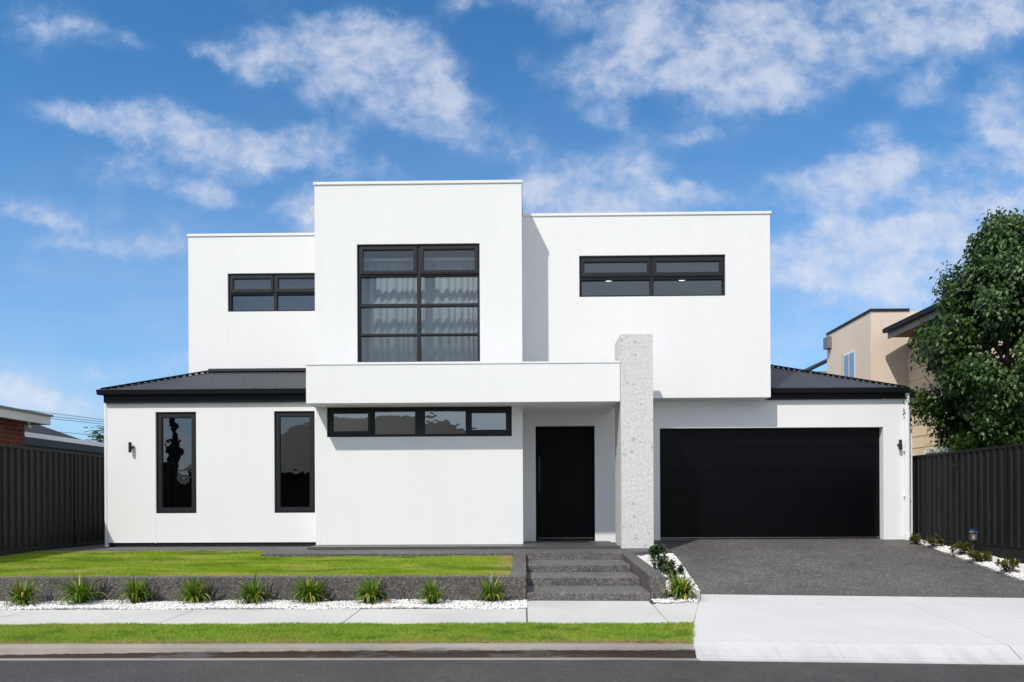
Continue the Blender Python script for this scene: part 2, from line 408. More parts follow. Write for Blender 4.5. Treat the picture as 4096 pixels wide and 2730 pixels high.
m = bpy.data.materials.new('sheer_curtain'); m.use_nodes = True; M_curt = m
t, p, co = nodes(m)
p.inputs['Base Color'].default_value = (0.78, 0.80, 0.80, 1); p.inputs['Roughness'].default_value = 0.9
p.inputs['Specular IOR Level'].default_value = 0.1
tl = t.node('ShaderNodeBsdfTranslucent'); tl.inputs[0].default_value = (0.7, 0.72, 0.72, 1)
mx = t.node('ShaderNodeMixShader'); mx.inputs[0].default_value = 0.35
t.link(p.outputs[0], mx.inputs[1]); t.link(tl.outputs[0], mx.inputs[2]); t.link(mx.outputs[0], t.n['Material Output'].inputs[0])

def emit(name, col, st):
    m = bpy.data.materials.new(name); m.use_nodes = True
    p = m.node_tree.nodes['Principled BSDF']
    p.inputs['Base Color'].default_value = (0.8, 0.8, 0.8, 1)
    p.inputs['Emission Color'].default_value = (*col, 1); p.inputs['Emission Strength'].default_value = st
    return m
M_down = emit('downlight_led', (1.0, 0.97, 0.92), 3.0)

# plants: colour varies leaf by leaf; thin leaves let some light through
def leafmat(name, stops, rough=0.5, trans=0.3, spec=0.4, patch=None):
    m = bpy.data.materials.new(name); m.use_nodes = True
    t, p, co = nodes(m)
    rnd = t.node('ShaderNodeNewGeometry').outputs['Random Per Island']
    c = t.ramp(rnd, stops)
    geo = t.node('ShaderNodeNewGeometry').outputs['Position']
    if patch: c = patch(t, geo, c, rnd)
    t.link(c, p.inputs['Base Color'])
    p.inputs['Roughness'].default_value = rough; p.inputs['Specular IOR Level'].default_value = spec
    tl = t.node('ShaderNodeBsdfTranslucent'); t.link(c, tl.inputs[0])
    mx = t.node('ShaderNodeMixShader'); mx.inputs[0].default_value = trans
    out = t.n['Material Output']
    t.link(p.outputs[0], mx.inputs[1]); t.link(tl.outputs[0], mx.inputs[2]); t.link(mx.outputs[0], out.inputs[0])
    return m

def lawn_patch(t, geo, c, rnd):
    s = t.node('ShaderNodeSeparateXYZ'); t.link(geo, s.inputs[0])
    wob = t.math('MULTIPLY', t.math('SUBTRACT', t.noise(geo, 2.5, 5), 0.5), 0.5)
    dry = t.math('MAXIMUM', t.smooth(t.math('ADD', s.outputs[0], wob), -0.55, -0.22, 0, 0.85), t.smooth(t.math('ADD', s.outputs[1], wob), 10.4, 10.1, 0, 0.6))
    c = t.mix(dry, c, (0.60, 0.46, 0.20))
    a = t.noise(t.vmath('MULTIPLY', geo, (0.55, 2.2, 0)), 1.5, 6, 0.65)
    c = t.mix(t.smooth(a, 0.47, 0.62, 0, 0.7), c, (0.60, 0.58, 0.17))
    b = t.noise(t.vmath('MULTIPLY', geo, (0.7, 1.6, 0)), 0.9, 4, 0.6)
    return t.mix(t.smooth(b, 0.50, 0.62, 0, 0.6), c, (0.13, 0.25, 0.02))
def verge_patch(t, geo, c, rnd):
    s = t.node('ShaderNodeSeparateXYZ'); t.link(geo, s.inputs[0])
    a = t.noise(t.vmath('MULTIPLY', geo, (1, 1.3, 0)), 1.4, 5, 0.6)
    c = t.mix(t.smooth(a, 0.47, 0.62, 0, 0.6), c, (0.42, 0.46, 0.09))
    b = t.noise(t.vmath('MULTIPLY', geo, (1, 1.3, 0.0)), 2.1, 4, 0.6)
    c = t.mix(t.smooth(b, 0.52, 0.66, 0, 0.65), c, (0.12, 0.25, 0.04))
    edge = t.math('ADD', s.outputs[1], t.math('MULTIPLY', t.math('SUBTRACT', t.noise(geo, 3, 5), 0.5), 0.35))
    return t.mix(t.smooth(edge, 7.36, 7.2, 0, 0.8), c, (0.50, 0.40, 0.19))
M_lawn = leafmat('lawn_blades', [(0, (0.19, 0.37, 0.014)), (0.5, (0.31, 0.47, 0.035)), (0.88, (0.42, 0.54, 0.05)), (1, (0.55, 0.50, 0.15))], 0.7, 0.42, 0.1, lawn_patch)
M_verge = leafmat('verge_blades', [(0, (0.19, 0.36, 0.026)), (0.5, (0.30, 0.45, 0.055)), (0.9, (0.38, 0.52, 0.06)), (1, (0.50, 0.46, 0.15))], 0.7, 0.42, 0.1, verge_patch)
M_grassbase = mat('turf_base', (0.13, 0.14, 0.03), 0.95, 0.1, vary=[(3, 0.3, 5, (1, 1, 1))])
M_strap = leafmat('strappy_leaf', [(0, (0.06, 0.12, 0.010)), (0.5, (0.12, 0.21, 0.014)), (0.86, (0.19, 0.30, 0.022)), (0.90, (0.46, 0.42, 0.06)), (1, (0.62, 0.52, 0.15))], 0.42, 0.3, 0.4)
M_shrub = leafmat('shrub_leaf', [(0, (0.020, 0.046, 0.012)), (0.6, (0.036, 0.078, 0.018)), (1, (0.07, 0.12, 0.03))], 0.35, 0.15, 0.5)
M_shrubr = leafmat('bronze_shrub_leaf', [(0, (0.05, 0.085, 0.014)), (0.5, (0.10, 0.14, 0.022)), (0.7, (0.17, 0.14, 0.03)), (1, (0.34, 0.15, 0.05))], 0.4, 0.2, 0.5)
M_pear = leafmat('glossy_tree_leaf', [(0, (0.014, 0.040, 0.008)), (0.6, (0.032, 0.076, 0.013)), (0.92, (0.065, 0.13, 0.022)), (1, (0.14, 0.20, 0.045))], 0.42, 0.18, 0.4)
M_fern = leafmat('feathery_leaf', [(0, (0.022, 0.065, 0.008)), (1, (0.05, 0.12, 0.015))], 0.45, 0.3, 0.4)
M_far = leafmat('far_leaf', [(0, (0.04, 0.09, 0.012)), (0.6, (0.07, 0.14, 0.02)), (1, (0.14, 0.19, 0.03))], 0.55, 0.25, 0.3)
M_peb = leafmat('white_pebble', [(0, (0.62, 0.58, 0.53)), (0.12, (0.70, 0.67, 0.63)), (0.5, (0.72, 0.71, 0.69)), (1, (0.80, 0.79, 0.78))], 0.7, 0.0, 0.3)
M_pebbase = mat('pebble_bed', (0.62, 0.60, 0.57), 0.9, vary=[(60, 0.25, 3, (1, 1, 1))])

# ------------------------------------------------------------------ object helpers
def wpos(o):
    v = Vector((0, 0, 0))
    while o is not None:
        v += o.location; o = o.parent
    return v

def tag(o, label=None, cat=None, group=None, kind=None):
    if label: o['label'] = label
    if cat: o['category'] = cat
    if group: o['group'] = group
    if kind: o['kind'] = kind
    return o

def thing(name, label, cat, loc, group=None):
    o = bpy.data.objects.new(name, None); COL.objects.link(o)
    o.location = loc; o.empty_display_size = 0.2
    return tag(o, label, cat, group)

class MB:
    def __init__(s):
        s.v = []; s.f = []
    def add(s, vs, fs):
        b = len(s.v); s.v += [tuple(v) for v in vs]; s.f += [tuple(i + b for i in f) for f in fs]
    def box(s, x0, x1, y0, y1, z0, z1):
        s.add([(x0, y0, z0), (x1, y0, z0), (x1, y1, z0), (x0, y1, z0), (x0, y0, z1), (x1, y0, z1), (x1, y1, z1), (x0, y1, z1)],
              [(0, 3, 2, 1), (4, 5, 6, 7), (0, 1, 5, 4), (1, 2, 6, 5), (2, 3, 7, 6), (3, 0, 4, 7)])
        return s
    def plate(s, x0, x1, z0, z1, holes, y0, y1):
        xs = sorted({x0, x1, *[min(max(h[k], x0), x1) for h in holes for k in (0, 1)]})
        zs = sorted({z0, z1, *[min(max(h[k], z0), z1) for h in holes for k in (2, 3)]})
        def solid(i, j):
            if i < 0 or j < 0 or i >= len(xs) - 1 or j >= len(zs) - 1: return False
            cx, cz = (xs[i] + xs[i + 1]) / 2, (zs[j] + zs[j + 1]) / 2
            return not any(h[0] < cx < h[1] and h[2] < cz < h[3] for h in holes)
        for i in range(len(xs) - 1):
            for j in range(len(zs) - 1):
                if not solid(i, j): continue
                a, b, c, d = xs[i], xs[i + 1], zs[j], zs[j + 1]
                q = lambda *p: s.add(p, [(0, 1, 2, 3)])
                q((a, y0, c), (b, y0, c), (b, y0, d), (a, y0, d))
                q((a, y1, c), (a, y1, d), (b, y1, d), (b, y1, c))
                if not solid(i - 1, j): q((a, y0, c), (a, y0, d), (a, y1, d), (a, y1, c))
                if not solid(i + 1, j): q((b, y0, c), (b, y1, c), (b, y1, d), (b, y0, d))
                if not solid(i, j - 1): q((a, y0, c), (a, y1, c), (b, y1, c), (b, y0, c))
                if not solid(i, j + 1): q((a, y0, d), (b, y0, d), (b, y1, d), (a, y1, d))
        return s
    def prism(s, poly, z0, z1):
        """poly (x,y) ccw; z0,z1 numbers or functions of x,y"""
        f0 = z0 if callable(z0) else (lambda x, y: z0)
        f1 = z1 if callable(z1) else (lambda x, y: z1)
        n = len(poly)
        vs = [(x, y, f0(x, y)) for x, y in poly] + [(x, y, f1(x, y)) for x, y in poly]
        s.add(vs, [tuple(range(n - 1, -1, -1)), tuple(range(n, 2 * n))] + [(i, (i + 1) % n, n + (i + 1) % n, n + i) for i in range(n)])
        return s
    def extrude_x(s, prof, x0, x1, nx=1, zf=None):
        """profile of (y,z) swept along x"""
        n = len(prof); vs = []; fs = []
        for k in range(nx + 1):
            x = x0 + (x1 - x0) * k / nx
            for (y, z) in prof: vs.append((x, y, z + (zf(x, y) if zf else 0)))
        for k in range(nx):
            for i in range(n):
                j = (i + 1) % n
                fs.append((k * n + i, k * n + j, (k + 1) * n + j, (k + 1) * n + i))
        fs.append(tuple(range(n - 1, -1, -1))); fs.append(tuple(nx * n + i for i in range(n)))
        s.add(vs, fs); return s
    def extrude_y(s, prof, y0, y1):
        n = len(prof)
        vs = [(x, y0, z) for x, z in prof] + [(x, y1, z) for x, z in prof]
        s.add(vs, [tuple(range(n)), tuple(range(2 * n - 1, n - 1, -1))] + [(i, n + i, n + (i + 1) % n, (i + 1) % n) for i in range(n)])
        return s
    def bar(s, p, q, w, h):
        p, q = Vector(p), Vector(q); d = (q - p).normalized()
        sd = d.cross(Vector((0, 0, 1)))
        if sd.length < 1e-4: sd = Vector((1, 0, 0))
        sd.normalize(); u = sd.cross(d).normalized()
        vs = []
        for c in (p, q):
            for a, b in ((-1, -1), (1, -1), (1, 1), (-1, 1)): vs.append(c + sd * a * w / 2 + u * b * h / 2)
        s.add(vs, [(3, 2, 1, 0), (4, 5, 6, 7), (0, 1, 5, 4), (1, 2, 6, 5), (2, 3, 7, 6), (3, 0, 4, 7)])
        return s
    def tube(s, pts, rad, n=10, cap=True):
        pts = [Vector(p) for p in pts]
        rad = rad if hasattr(rad, '__len__') else [rad] * len(pts)
        vs = []; fs = []
        for k, p in enumerate(pts):
            d = (pts[min(k + 1, len(pts) - 1)] - pts[max(k - 1, 0)]).normalized()
            a = d.cross(Vector((0, 0, 1)) if abs(d.z) < 0.95 else Vector((0, 1, 0))).normalized(); b = a.cross(d)
            for i in range(n):
                th = 2 * math.pi * i / n
                vs.append(p + (a * math.cos(th) + b * math.sin(th)) * rad[k])
        for k in range(len(pts) - 1):
            for i in range(n):
                j = (i + 1) % n
                fs.append((k * n + i, (k + 1) * n + i, (k + 1) * n + j, k * n + j))
        if cap:
            fs.append(tuple(range(n))); fs.append(tuple((len(pts) - 1) * n + i for i in range(n - 1, -1, -1)))
        s.add(vs, fs); return s
    def build(s, name, m, parent=None, origin=None, smooth=False, bevel=0, kind=None, label=None):
        base = wpos(parent) if parent else Vector((0, 0, 0))
        if origin is None:
            if parent: o_ = base
            else:
                a = np.array(s.v); o_ = Vector(((a[:, 0].min() + a[:, 0].max()) / 2, (a[:, 1].min() + a[:, 1].max()) / 2, a[:, 2].min()))
        else: o_ = Vector(origin)
        me = bpy.data.meshes.new(name)
        me.from_pydata([(v[0] - o_.x, v[1] - o_.y, v[2] - o_.z) for v in s.v], [], s.f)
        me.update()
        if smooth: me.shade_smooth()
        me.materials.append(m)
        ob = bpy.data.objects.new(name, me); COL.objects.link(ob)
        if parent: ob.parent = parent
        ob.location = o_ - base
        if bevel:
            b = ob.modifiers.new('bevel', 'BEVEL'); b.width = bevel; b.segments = 2; b.limit_method = 'ANGLE'; b.angle_limit = math.radians(35)
        if kind: ob['kind'] = kind
        if label: ob['label'] = label
        return ob

def np_mesh(name, verts, nper, m, parent=None, kind=None, smooth=False, faces=None):
    """verts (N,3) world coordinates; faces (F,k) array of equal-size polygons"""
    base = wpos(parent) if parent else Vector((0, 0, 0))
    verts = np.asarray(verts, dtype=np.float32) - np.array(base, dtype=np.float32)
    faces = np.asarray(faces, dtype=np.int32); k = faces.shape[1]
    me = bpy.data.meshes.new(name)
    me.vertices.add(len(verts)); me.vertices.foreach_set('co', verts.ravel())
    me.loops.add(faces.size); me.loops.foreach_set('vertex_index', faces.ravel())
    me.polygons.add(len(faces))
    me.polygons.foreach_set('loop_start', np.arange(0, faces.size, k, dtype=np.int32))
    me.update(calc_edges=True)
    if smooth: me.shade_smooth()
    me.materials.append(m)
    ob = bpy.data.objects.new(name, me); COL.objects.link(ob)
    if parent: ob.parent = parent
    if kind: ob['kind'] = kind
    return ob

def dup(o, loc, parent):
    c = o.copy(); COL.objects.link(c); c.parent = parent; c.location = Vector(loc) - wpos(parent)
    return c

# ------------------------------------------------------------------ levels
def dzx(x): return -0.014 * max(0.0, x - 1.0)          # the street falls gently to the right
Z_LAND, Z_PORCH, Z_PATHB, Z_PATHF = 0.59, 0.64, 0.165, 0.130
Y_PF, Y_PB, Y_RW, Y_DRV = 8.21, 9.23, 9.92, 10.6
def z_path(x, y):
    return Z_PATHF + (Z_PATHB - Z_PATHF) * (y - Y_PF) / (Y_DRV - Y_PF) * 1.25 + dzx(x)
def z_drive(x, y):
    k = min(1, max(0, (15.95 - y) / (15.95 - Y_DRV)))
    return 0.645 + (z_path(x, Y_DRV) - 0.645) * k

# base ground ---------------------------------------------------------------
b = MB(); b.box(-400, 400, -400, 400, -0.6, -0.25)
tag(b.build('ground', M_soil), kind='structure')
# road: slightly uneven sheet
b = MB(); b.extrude_x([(-1.2, -0.2), (6.85, -0.2), (6.85, 0.018), (2.8, 0.075), (-1.2, 0.018)], -60, 60, 120, lambda x, y: dzx(x))
tag(b.build('road', M_asph), kind='structure')
# kerb and gutter
prof = [(6.85, -0.2), (7.215, -0.2), (7.215, 0.108), (7.15, 0.110), (7.115, 0.104), (7.09, 0.088), (7.062, 0.028), (7.04, 0.010), (7.0, 0.004), (6.85, 0.022)]
b = MB(); b.extrude_x(prof, -40, 1.60, 60, lambda x, y: dzx(x))
tag(b.build('kerb', M_kerb, smooth=False), kind='structure')
prof2 = [(6.85, -0.2), (7.05, -0.2), (7.05, 0.022), (7.0, 0.010), (6.85, 0.022)]
b = MB(); b.extrude_x(prof2, 1.606, 40, 60, lambda x, y: dzx(x))
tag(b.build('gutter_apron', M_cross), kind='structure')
b = MB(); b.extrude_x([(-1.2, -0.2), (-1.2, 0.02), (-1.45, 0.02), (-1.5, 0.13), (-1.65, 0.13), (-1.65, -0.2)][::-1], -60, 60, 60, lambda x, y: dzx(x))
tag(b.build('far_kerb', M_kerb), kind='structure')
b = MB(); b.extrude_x([(-30, -0.2), (-1.655, -0.2), (-1.655, 0.12), (-30, 0.3)], -60, 60, 30, lambda x, y: dzx(x))
tag(b.build('far_verge', M_grassbase), kind='structure')

# footpath slabs ------------------------------------------------------------
def slab(par, poly, zf, m=M_path, depth=0.1, ch=0.006):
    n = len(poly)
    cx = sum(p[0] for p in poly) / n; cy = sum(p[1] for p in poly) / n
    def ins(p, d):
        v = Vector((cx - p[0], cy - p[1])); v.normalize()
        return (p[0] + v.x * d * 1.3, p[1] + v.y * d * 1.3)
    g_ = 0.004
    o_ = [ins(p, g_) for p in poly]; i_ = [ins(p, g_ + ch) for p in poly]
    vs = [(x, y, zf(x, y) - depth) for x, y in o_] + [(x, y, zf(x, y) - ch) for x, y in o_] + [(x, y, zf(x, y)) for x, y in i_]
    fs = [tuple(range(n - 1, -1, -1)), tuple(range(2 * n, 3 * n))]
    for k in range(2):
        fs += [(k * n + i, k * n + (i + 1) % n, (k + 1) * n + (i + 1) % n, (k + 1) * n + i) for i in range(n)]
    b = MB(); b.add(vs, fs)
    return b.build('slab', m, par)
fp = MB().prism([(-30, Y_PF + .01), (2.6, Y_PF + .01), (2.6, 9.2), (-30, 9.2)], -0.1, lambda x, y: z_path(x, y) - 0.06).build('footpath', M_soil, kind='structure')
for k in range(14):
    xa = 0.03 - 2.05 * (k + 1); xb = xa + 2.05
    slab(fp, [(xa, Y_PF), (xb, Y_PF), (xb, Y_PB), (xa, Y_PB)], z_path)
slab(fp, [(0.035, Y_PF), (1.60, Y_PF), (1.645, Y_RW - .01), (0.10, Y_RW - .01), (0.035, Y_RW - .06)], z_path)
slab(fp, [(1.60, Y_PF), (1.84, Y_PF), (2.25, 9.72), (1.645, 9.66)], z_path)
# crossover
co_ = MB().prism([(1.7, 7.06), (9.5, 7.06), (9.5, 10.5), (2.4, 10.5)], -0.1, lambda x, y: (0.02 + 0.06 * min(1, (y - 7.05) / .25)) + dzx(x) - 0.02).build('driveway_crossing', M_soil, kind='structure')
def z_cross(x, y):
    if y < 7.3:
        return 0.026 + (0.112 - 0.026) * max(0, (y - 7.05) / 0.25) + dzx(x)
    if y < Y_PF: return 0.112 + (Z_PATHF - 0.112) * (y - 7.3) / (Y_PF - 7.3) + dzx(x)
    return z_path(x, y)
def xl_cross(y):
    return np.interp(y, [7.05, 7.3, Y_PF, 9.72, Y_DRV], [1.605, 1.62, 1.84, 2.25, 2.46])
ys = [7.05, 7.3, Y_PF, 9.95, Y_DRV]
for a, c in zip(ys[:-1], ys[1:]):
    jm = lambda y: np.interp(y, [7.0, Y_DRV], [4.62, 5.16])
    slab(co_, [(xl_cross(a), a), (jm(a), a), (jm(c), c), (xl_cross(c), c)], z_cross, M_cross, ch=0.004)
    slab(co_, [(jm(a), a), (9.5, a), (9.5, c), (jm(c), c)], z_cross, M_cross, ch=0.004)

# driveway -----------------------------------------------------------------
def drv_l(y): return float(np.interp(y, [Y_DRV, 12.3, 14.4, 15.9], [2.46, 2.58, 2.66, 2.66]))
def drv_r(y): return float(np.interp(y, [Y_DRV, 11.57, 15.95], [7.66, 7.73, 8.06]))
b = MB(); NY = 24; NX = 10
for i in range(NY + 1):
    y = Y_DRV + (16.1 - Y_DRV) * i / NY
    for j in range(NX + 1):
        x = drv_l(y) + (drv_r(y) - drv_l(y)) * j / NX
        b.v.append((x, y, z_drive(x, y)))
for i in range(NY):
    for j in range(NX):
        a = i * (NX + 1) + j
        b.f.append((a, a + 1, a + NX + 2, a + NX + 1))
o = b.build('driveway', M_agg, kind='structure')
sm = o.modifiers.new('thickness', 'SOLIDIFY'); sm.thickness = 0.12; sm.offset = -1

# landing / paving round the house -------------------------------------------
b = MB()
b.prism([(-9.1, 13.8), (-4.75, 13.8), (-4.5, 12.72), (-0.17, 12.72), (-0.17, 12.87), (1.87, 12.87), (1.87, 13.0), (2.62, 13.35), (2.655, 14.4), (2.655, 17), (-9.1, 17)], 0.1, Z_LAND)
b.build('paving', M_agg, kind='structure')

tag(MB().prism([(8.52, 10.6), (40, 10.6), (40, 40), (8.36, 40), (8.36, 18)], -0.2, lambda x, y: 0.12 + .04 * min(5, y - 10.6)).build('neighbour_garden', M_grassbase), kind='structure')
tag(MB().prism([(-40, 10.12), (-9.27, 10.12), (-9.27, 40), (-40, 40)], -0.2, 0.44).build('neighbour_lawn', M_grassbase), kind='structure')
tag(MB().prism([(9.51, 7.06), (40, 7.06), (40, 10.59), (9.51, 10.59)], -0.2, lambda x, y: z_cross(x, y) - .005).build('verge_beyond', M_grassbase), kind='structure')
# porch tiles -------------------------------------------------------------
PX0, PX1 = at(706, 1257, 13.95)[0], at(1425, 1257, 13.95)[0]
b = MB(); b.box(PX0 + .01, PX1 - .005, 13.96, 15.94, 0.5, Z_PORCH - 0.012)
porch = b.build('porch', M_black, kind='structure')
k = 0; x = PX0
tile0 = {}
while x < PX1 - 0.05:
    x2 = min(x + 0.60, PX1)
    for y in (13.95, 14.55, 15.15):
        y2 = min(y + 0.6, 15.94)
        MB().box(x + .0015, x2 - .0015, y + .0015 - (0.004 if y < 14 else 0), y2 - .0015, (Z_PORCH - 0.012) if y > 14 else 0.592, Z_PORCH).build('tile', M_porch, porch, bevel=0.002)
    x = x2

# ------------------------------------------------------------------ lawn, verge, beds
tag(MB().prism([(-14, Y_RW + .17), (-0.17, Y_RW + .17), (-0.17, 12.72), (-4.5, 12.72), (-4.75, 13.8), (-14, 13.8)], -0.1,
    lambda x, y: 0.455 + 0.095 * (y - 10) / 3.0).build('lawn', M_grassbase), kind='structure')
tag(MB().prism([(-30, 7.22), (1.61, 7.22), (1.84, Y_PF), (-30, Y_PF)], -0.1, lambda x, y: 0.095 + 0.02 * (y - 7.2)).build('verge', M_grassbase), kind='structure')

def inside(poly, x, y):
    r = np.zeros(len(x), bool); n = len(poly)
    for i in range(n):
        x0, y0 = poly[i]; x1, y1 = poly[(i + 1) % n]
        c = ((y0 > y) != (y1 > y)) & (x < (x1 - x0) * (y - y0) / (y1 - y0 + 1e-12) + x0)
        r ^= c
    return r

def blades(name, poly, zf, n, h, w, m, seed, edge=0.0):
    rg = np.random.default_rng(seed)
    p = np.array(poly); lo, hi = p.min(0), p.max(0)
    x = rg.uniform(lo[0], hi[0], n); y = rg.uniform(lo[1], hi[1], n)
    k = inside(poly, x, y); x, y = x[k], y[k]; n = len(x)
    z = zf(x, y); y = y + rg.normal(0, .011, n); x = x + rg.normal(0, .011, n)
    # clumpy height
    hh = h * rg.uniform(0.55, 1.25, n) * (1 + 0.22 * np.sin(x * 5.1 + 2 * np.sin(y * 4)) * np.sin(y * 6.3 + x * 2.2))
    th = rg.uniform(0, 2 * np.pi, n); ln = rg.uniform(0.2, 1.3, n) * hh
    az = rg.uniform(0, 2 * np.pi, n); ww = w * rg.uniform(0.7, 1.3, n)
    P = np.stack([x, y, z - 0.004], 1)
    sd = np.stack([np.cos(th), np.sin(th), 0 * th], 1) * (ww / 2)[:, None]
    le = np.stack([np.cos(az), np.sin(az), 0 * az], 1)
    up = np.array([[0, 0, 1.0]])
    v0 = P - sd; v1 = P + sd
    mid = P + le * (ln * 0.35)[:, None] + up * (hh * 0.6)[:, None]
    v2 = mid + sd * 0.75; v3 = mid - sd * 0.75
    tip = P + le * ln[:, None] + up * hh[:, None]
    V = np.stack([v0, v1, v2, v3, tip], 1).reshape(-1, 3)
    i = np.arange(n) * 5
    F = np.concatenate([np.stack([i, i + 1, i + 2], 1), np.stack([i, i + 2, i + 3], 1), np.stack([i + 3, i + 2, i + 4], 1)])
    return np_mesh(name, V, 5, m, kind='stuff', faces=F)

lawn_poly = [(-9.08, Y_RW + .2), (-0.19, Y_RW + .2), (-0.19, 12.70), (-4.5, 12.70), (-4.76, 13.78), (-9.08, 13.78)]
o = blades('lawn_grass', lawn_poly, lambda x, y: 0.455 + 0.095 * (y - 10) / 3.0, 300000, 0.028, 0.007, M_lawn, 3)
tag(o, 'mown lawn grass on the raised terrace behind the retaining wall', 'grass')
o = blades('verge_grass', [(-7.5, 7.2), (1.60, 7.2), (1.84, Y_PF + .012), (-7.5, Y_PF + .012)], lambda x, y: 0.095 + 0.02 * (y - 7.2), 170000, 0.036, 0.0068, M_verge, 4)
tag(o, 'green nature strip grass between the kerb and the footpath', 'grass')
rgx = np.random.default_rng(12)

# pebbles
def ico():
    ph = (1 + 5 ** .5) / 2
    v = np.array([(-1, ph, 0), (1, ph, 0), (-1, -ph, 0), (1, -ph, 0), (0, -1, ph), (0, 1, ph), (0, -1, -ph), (0, 1, -ph), (ph, 0, -1), (ph, 0, 1), (-ph, 0, -1), (-ph, 0, 1)]) / math.sqrt(1 + ph * ph)
    f = np.array([(0, 11, 5), (0, 5, 1), (0, 1, 7), (0, 7, 10), (0, 10, 11), (1, 5, 9), (5, 11, 4), (11, 10, 2), (10, 7, 6), (7, 1, 8), (3, 9, 4), (3, 4, 2), (3, 2, 6), (3, 6, 8), (3, 8, 9), (4, 9, 5), (2, 4, 11), (6, 2, 10), (8, 6, 7), (9, 8, 1)])
    return v, f
IV, IF = ico()
def pebbles(name, poly, zf, n, r, seed, label):
    rg = np.random.default_rng(seed)
    p = np.array(poly); lo, hi = p.min(0), p.max(0)
    x = rg.uniform(lo[0], hi[0], n); y = rg.uniform(lo[1], hi[1], n)
    k = inside(poly, x, y); x, y = x[k], y[k]; n = len(x)
    z = np.array([zf(a, c) for a, c in zip(x, y)]) + rg.uniform(-0.004, 0.012, n)
    sc = r * rg.uniform(0.55, 1.25, (n, 1)) * np.stack([rg.uniform(.8, 1.35, n), rg.uniform(.7, 1.1, n), rg.uniform(.5, .85, n)], 1)
    th = rg.uniform(0, 2 * np.pi, n)
    jit = IV[None] * (1 + rg.uniform(-.18, .18, (n, 12, 1)))
    v = jit * sc[:, None, :]
    c, s_ = np.cos(th)[:, None], np.sin(th)[:, None]
    X = v[:, :, 0] * c - v[:, :, 1] * s_; Y = v[:, :, 0] * s_ + v[:, :, 1] * c
    V = np.stack([X + x[:, None], Y + y[:, None], v[:, :, 2] + z[:, None]], 2).reshape(-1, 3)
    F = (IF[None] + (np.arange(n) * 12)[:, None, None]).reshape(-1, 3)
    o = np_mesh(name, V, 12, M_peb, kind='stuff', smooth=True, faces=F)
    return tag(o, label, 'pebbles')

Z_BED = 0.145
strip = [(-8.6, Y_PB + .0), (0.03, Y_PB), (0.03, Y_RW), (-8.6, Y_RW)]
tag(MB().prism([(-30, Y_PB + .005), (0.028, Y_PB + .005), (0.028, Y_RW), (-30, Y_RW)], -0.1, Z_BED - .01).build('pebble_strip', M_pebbase), kind='structure')
pebbles('strip_pebbles', strip, lambda x, y: Z_BED + 0.012 * math.sin(x * 3.1) * math.sin(y * 9) + 0.012, 12500, 0.0165, 5, 'white pebbles in the long strip below the retaining wall')
def z_bedm(x, y): return float(np.interp(y, [9.7, 10.3, 13.1], [0.15, 0.19, 0.525]))
bedm = [(1.66, 9.67), (2.24, 9.73), (2.45, 10.55), (2.57, 12.3), (2.62, 13.3), (1.9, 12.95), (1.88, 9.93), (1.68, 9.9)]
b = MB()
for i in range(13):
    y = 9.66 + (13.32 - 9.66) * i / 12
    xr = float(np.interp(y, [9.66, 9.73, 10.55, 12.3, 13.32], [2.2, 2.24, 2.45, 2.575, 2.64])) + .02
    xl = 1.66 if y < 9.9 else 1.86
    b.v += [(xl, y, z_bedm(0, y) - .012), (xr, y, z_bedm(0, y) - .012)]
for i in range(12): b.f.append((2 * i, 2 * i + 1, 2 * i + 3, 2 * i + 2))
tag(b.build('middle_bed', M_pebbase), kind='structure')
pebbles('middle_bed_pebbles', bedm, lambda x, y: z_bedm(x, y) + .006, 7000, 0.0165, 6, 'white pebbles in the sloping bed between the steps and the driveway')
def z_bedr(x, y): return z_drive(x, y) + 0.01 + 0.10 * max(0, min(1, (x - drv_r(y)) / 0.7)) * max(0, min(1, (15.5 - y) / 2))
bedr = [(7.69, 10.9), (7.73, 11.57), (8.06, 15.9), (8.24, 15.95), (8.27, 15.2), (8.40, 10.9)]
b = MB()
for i in range(13):
    y = 10.8 + (16.0 - 10.8) * i / 12
    xr = float(np.interp(y, [11, 16], [8.42, 8.25])); xl = drv_r(y)
    for j in range(4):
        x = xl + (xr - xl) * j / 3
        b.v.append((x, y, z_bedr(x, y) - .012))
for i in range(12):
    for j in range(3): b.f.append((4 * i + j, 4 * i + j + 1, 4 * i + j + 5, 4 * i + j + 4))
tag(b.build('fence_bed', M_pebbase), kind='structure')
pebbles('fence_bed_pebbles', bedr, lambda x, y: z_bedr(x, y) + .005, 9500, 0.0165, 7, 'white pebbles in the bed along the right fence')

# ------------------------------------------------------------------ retaining wall, steps, cheek wall
rw = thing('retaining_wall', 'low exposed aggregate retaining wall holding up the lawn', 'retaining wall', (-4, Y_RW + .08, 0.1))
MB().box(-30, 0.03, Y_RW, Y_RW + .17, 0.05, 0.48).build('front_wall', M_aggw, rw, bevel=0.012)
MB().prism([(-0.17, Y_RW + .171), (0.03, Y_RW + .171), (0.03, 12.87), (-0.17, 12.87)], 0.05, lambda x, y: 0.48 + (0.588 - 0.48) * (y - Y_RW - .17) / 2.6).build('return_wall', M_aggw, rw)
st = thing('garden_steps', 'four wide exposed aggregate steps leading up to the porch', 'steps', (0.85, 11.4, 0.15))
SX0, SX1 = 0.034, 1.668
zs_ = [0.256, 0.366, 0.473, 0.589]; yf = [Y_RW, 10.83, 11.75, 12.87]
for k in range(4):
    y1 = yf[k + 1] + .05 if k < 3 else 12.865 + .005
    if k == 3: MB().box(SX0, SX1, 12.842, 12.869, 0.40, 0.588).build('riser', M_step, st)
    else: MB().box(SX0, SX1, yf[k], y1 - .08 if k < 2 else 12.84, 0.05, zs_[k]).build('step', M_step, st, bevel=0.008)
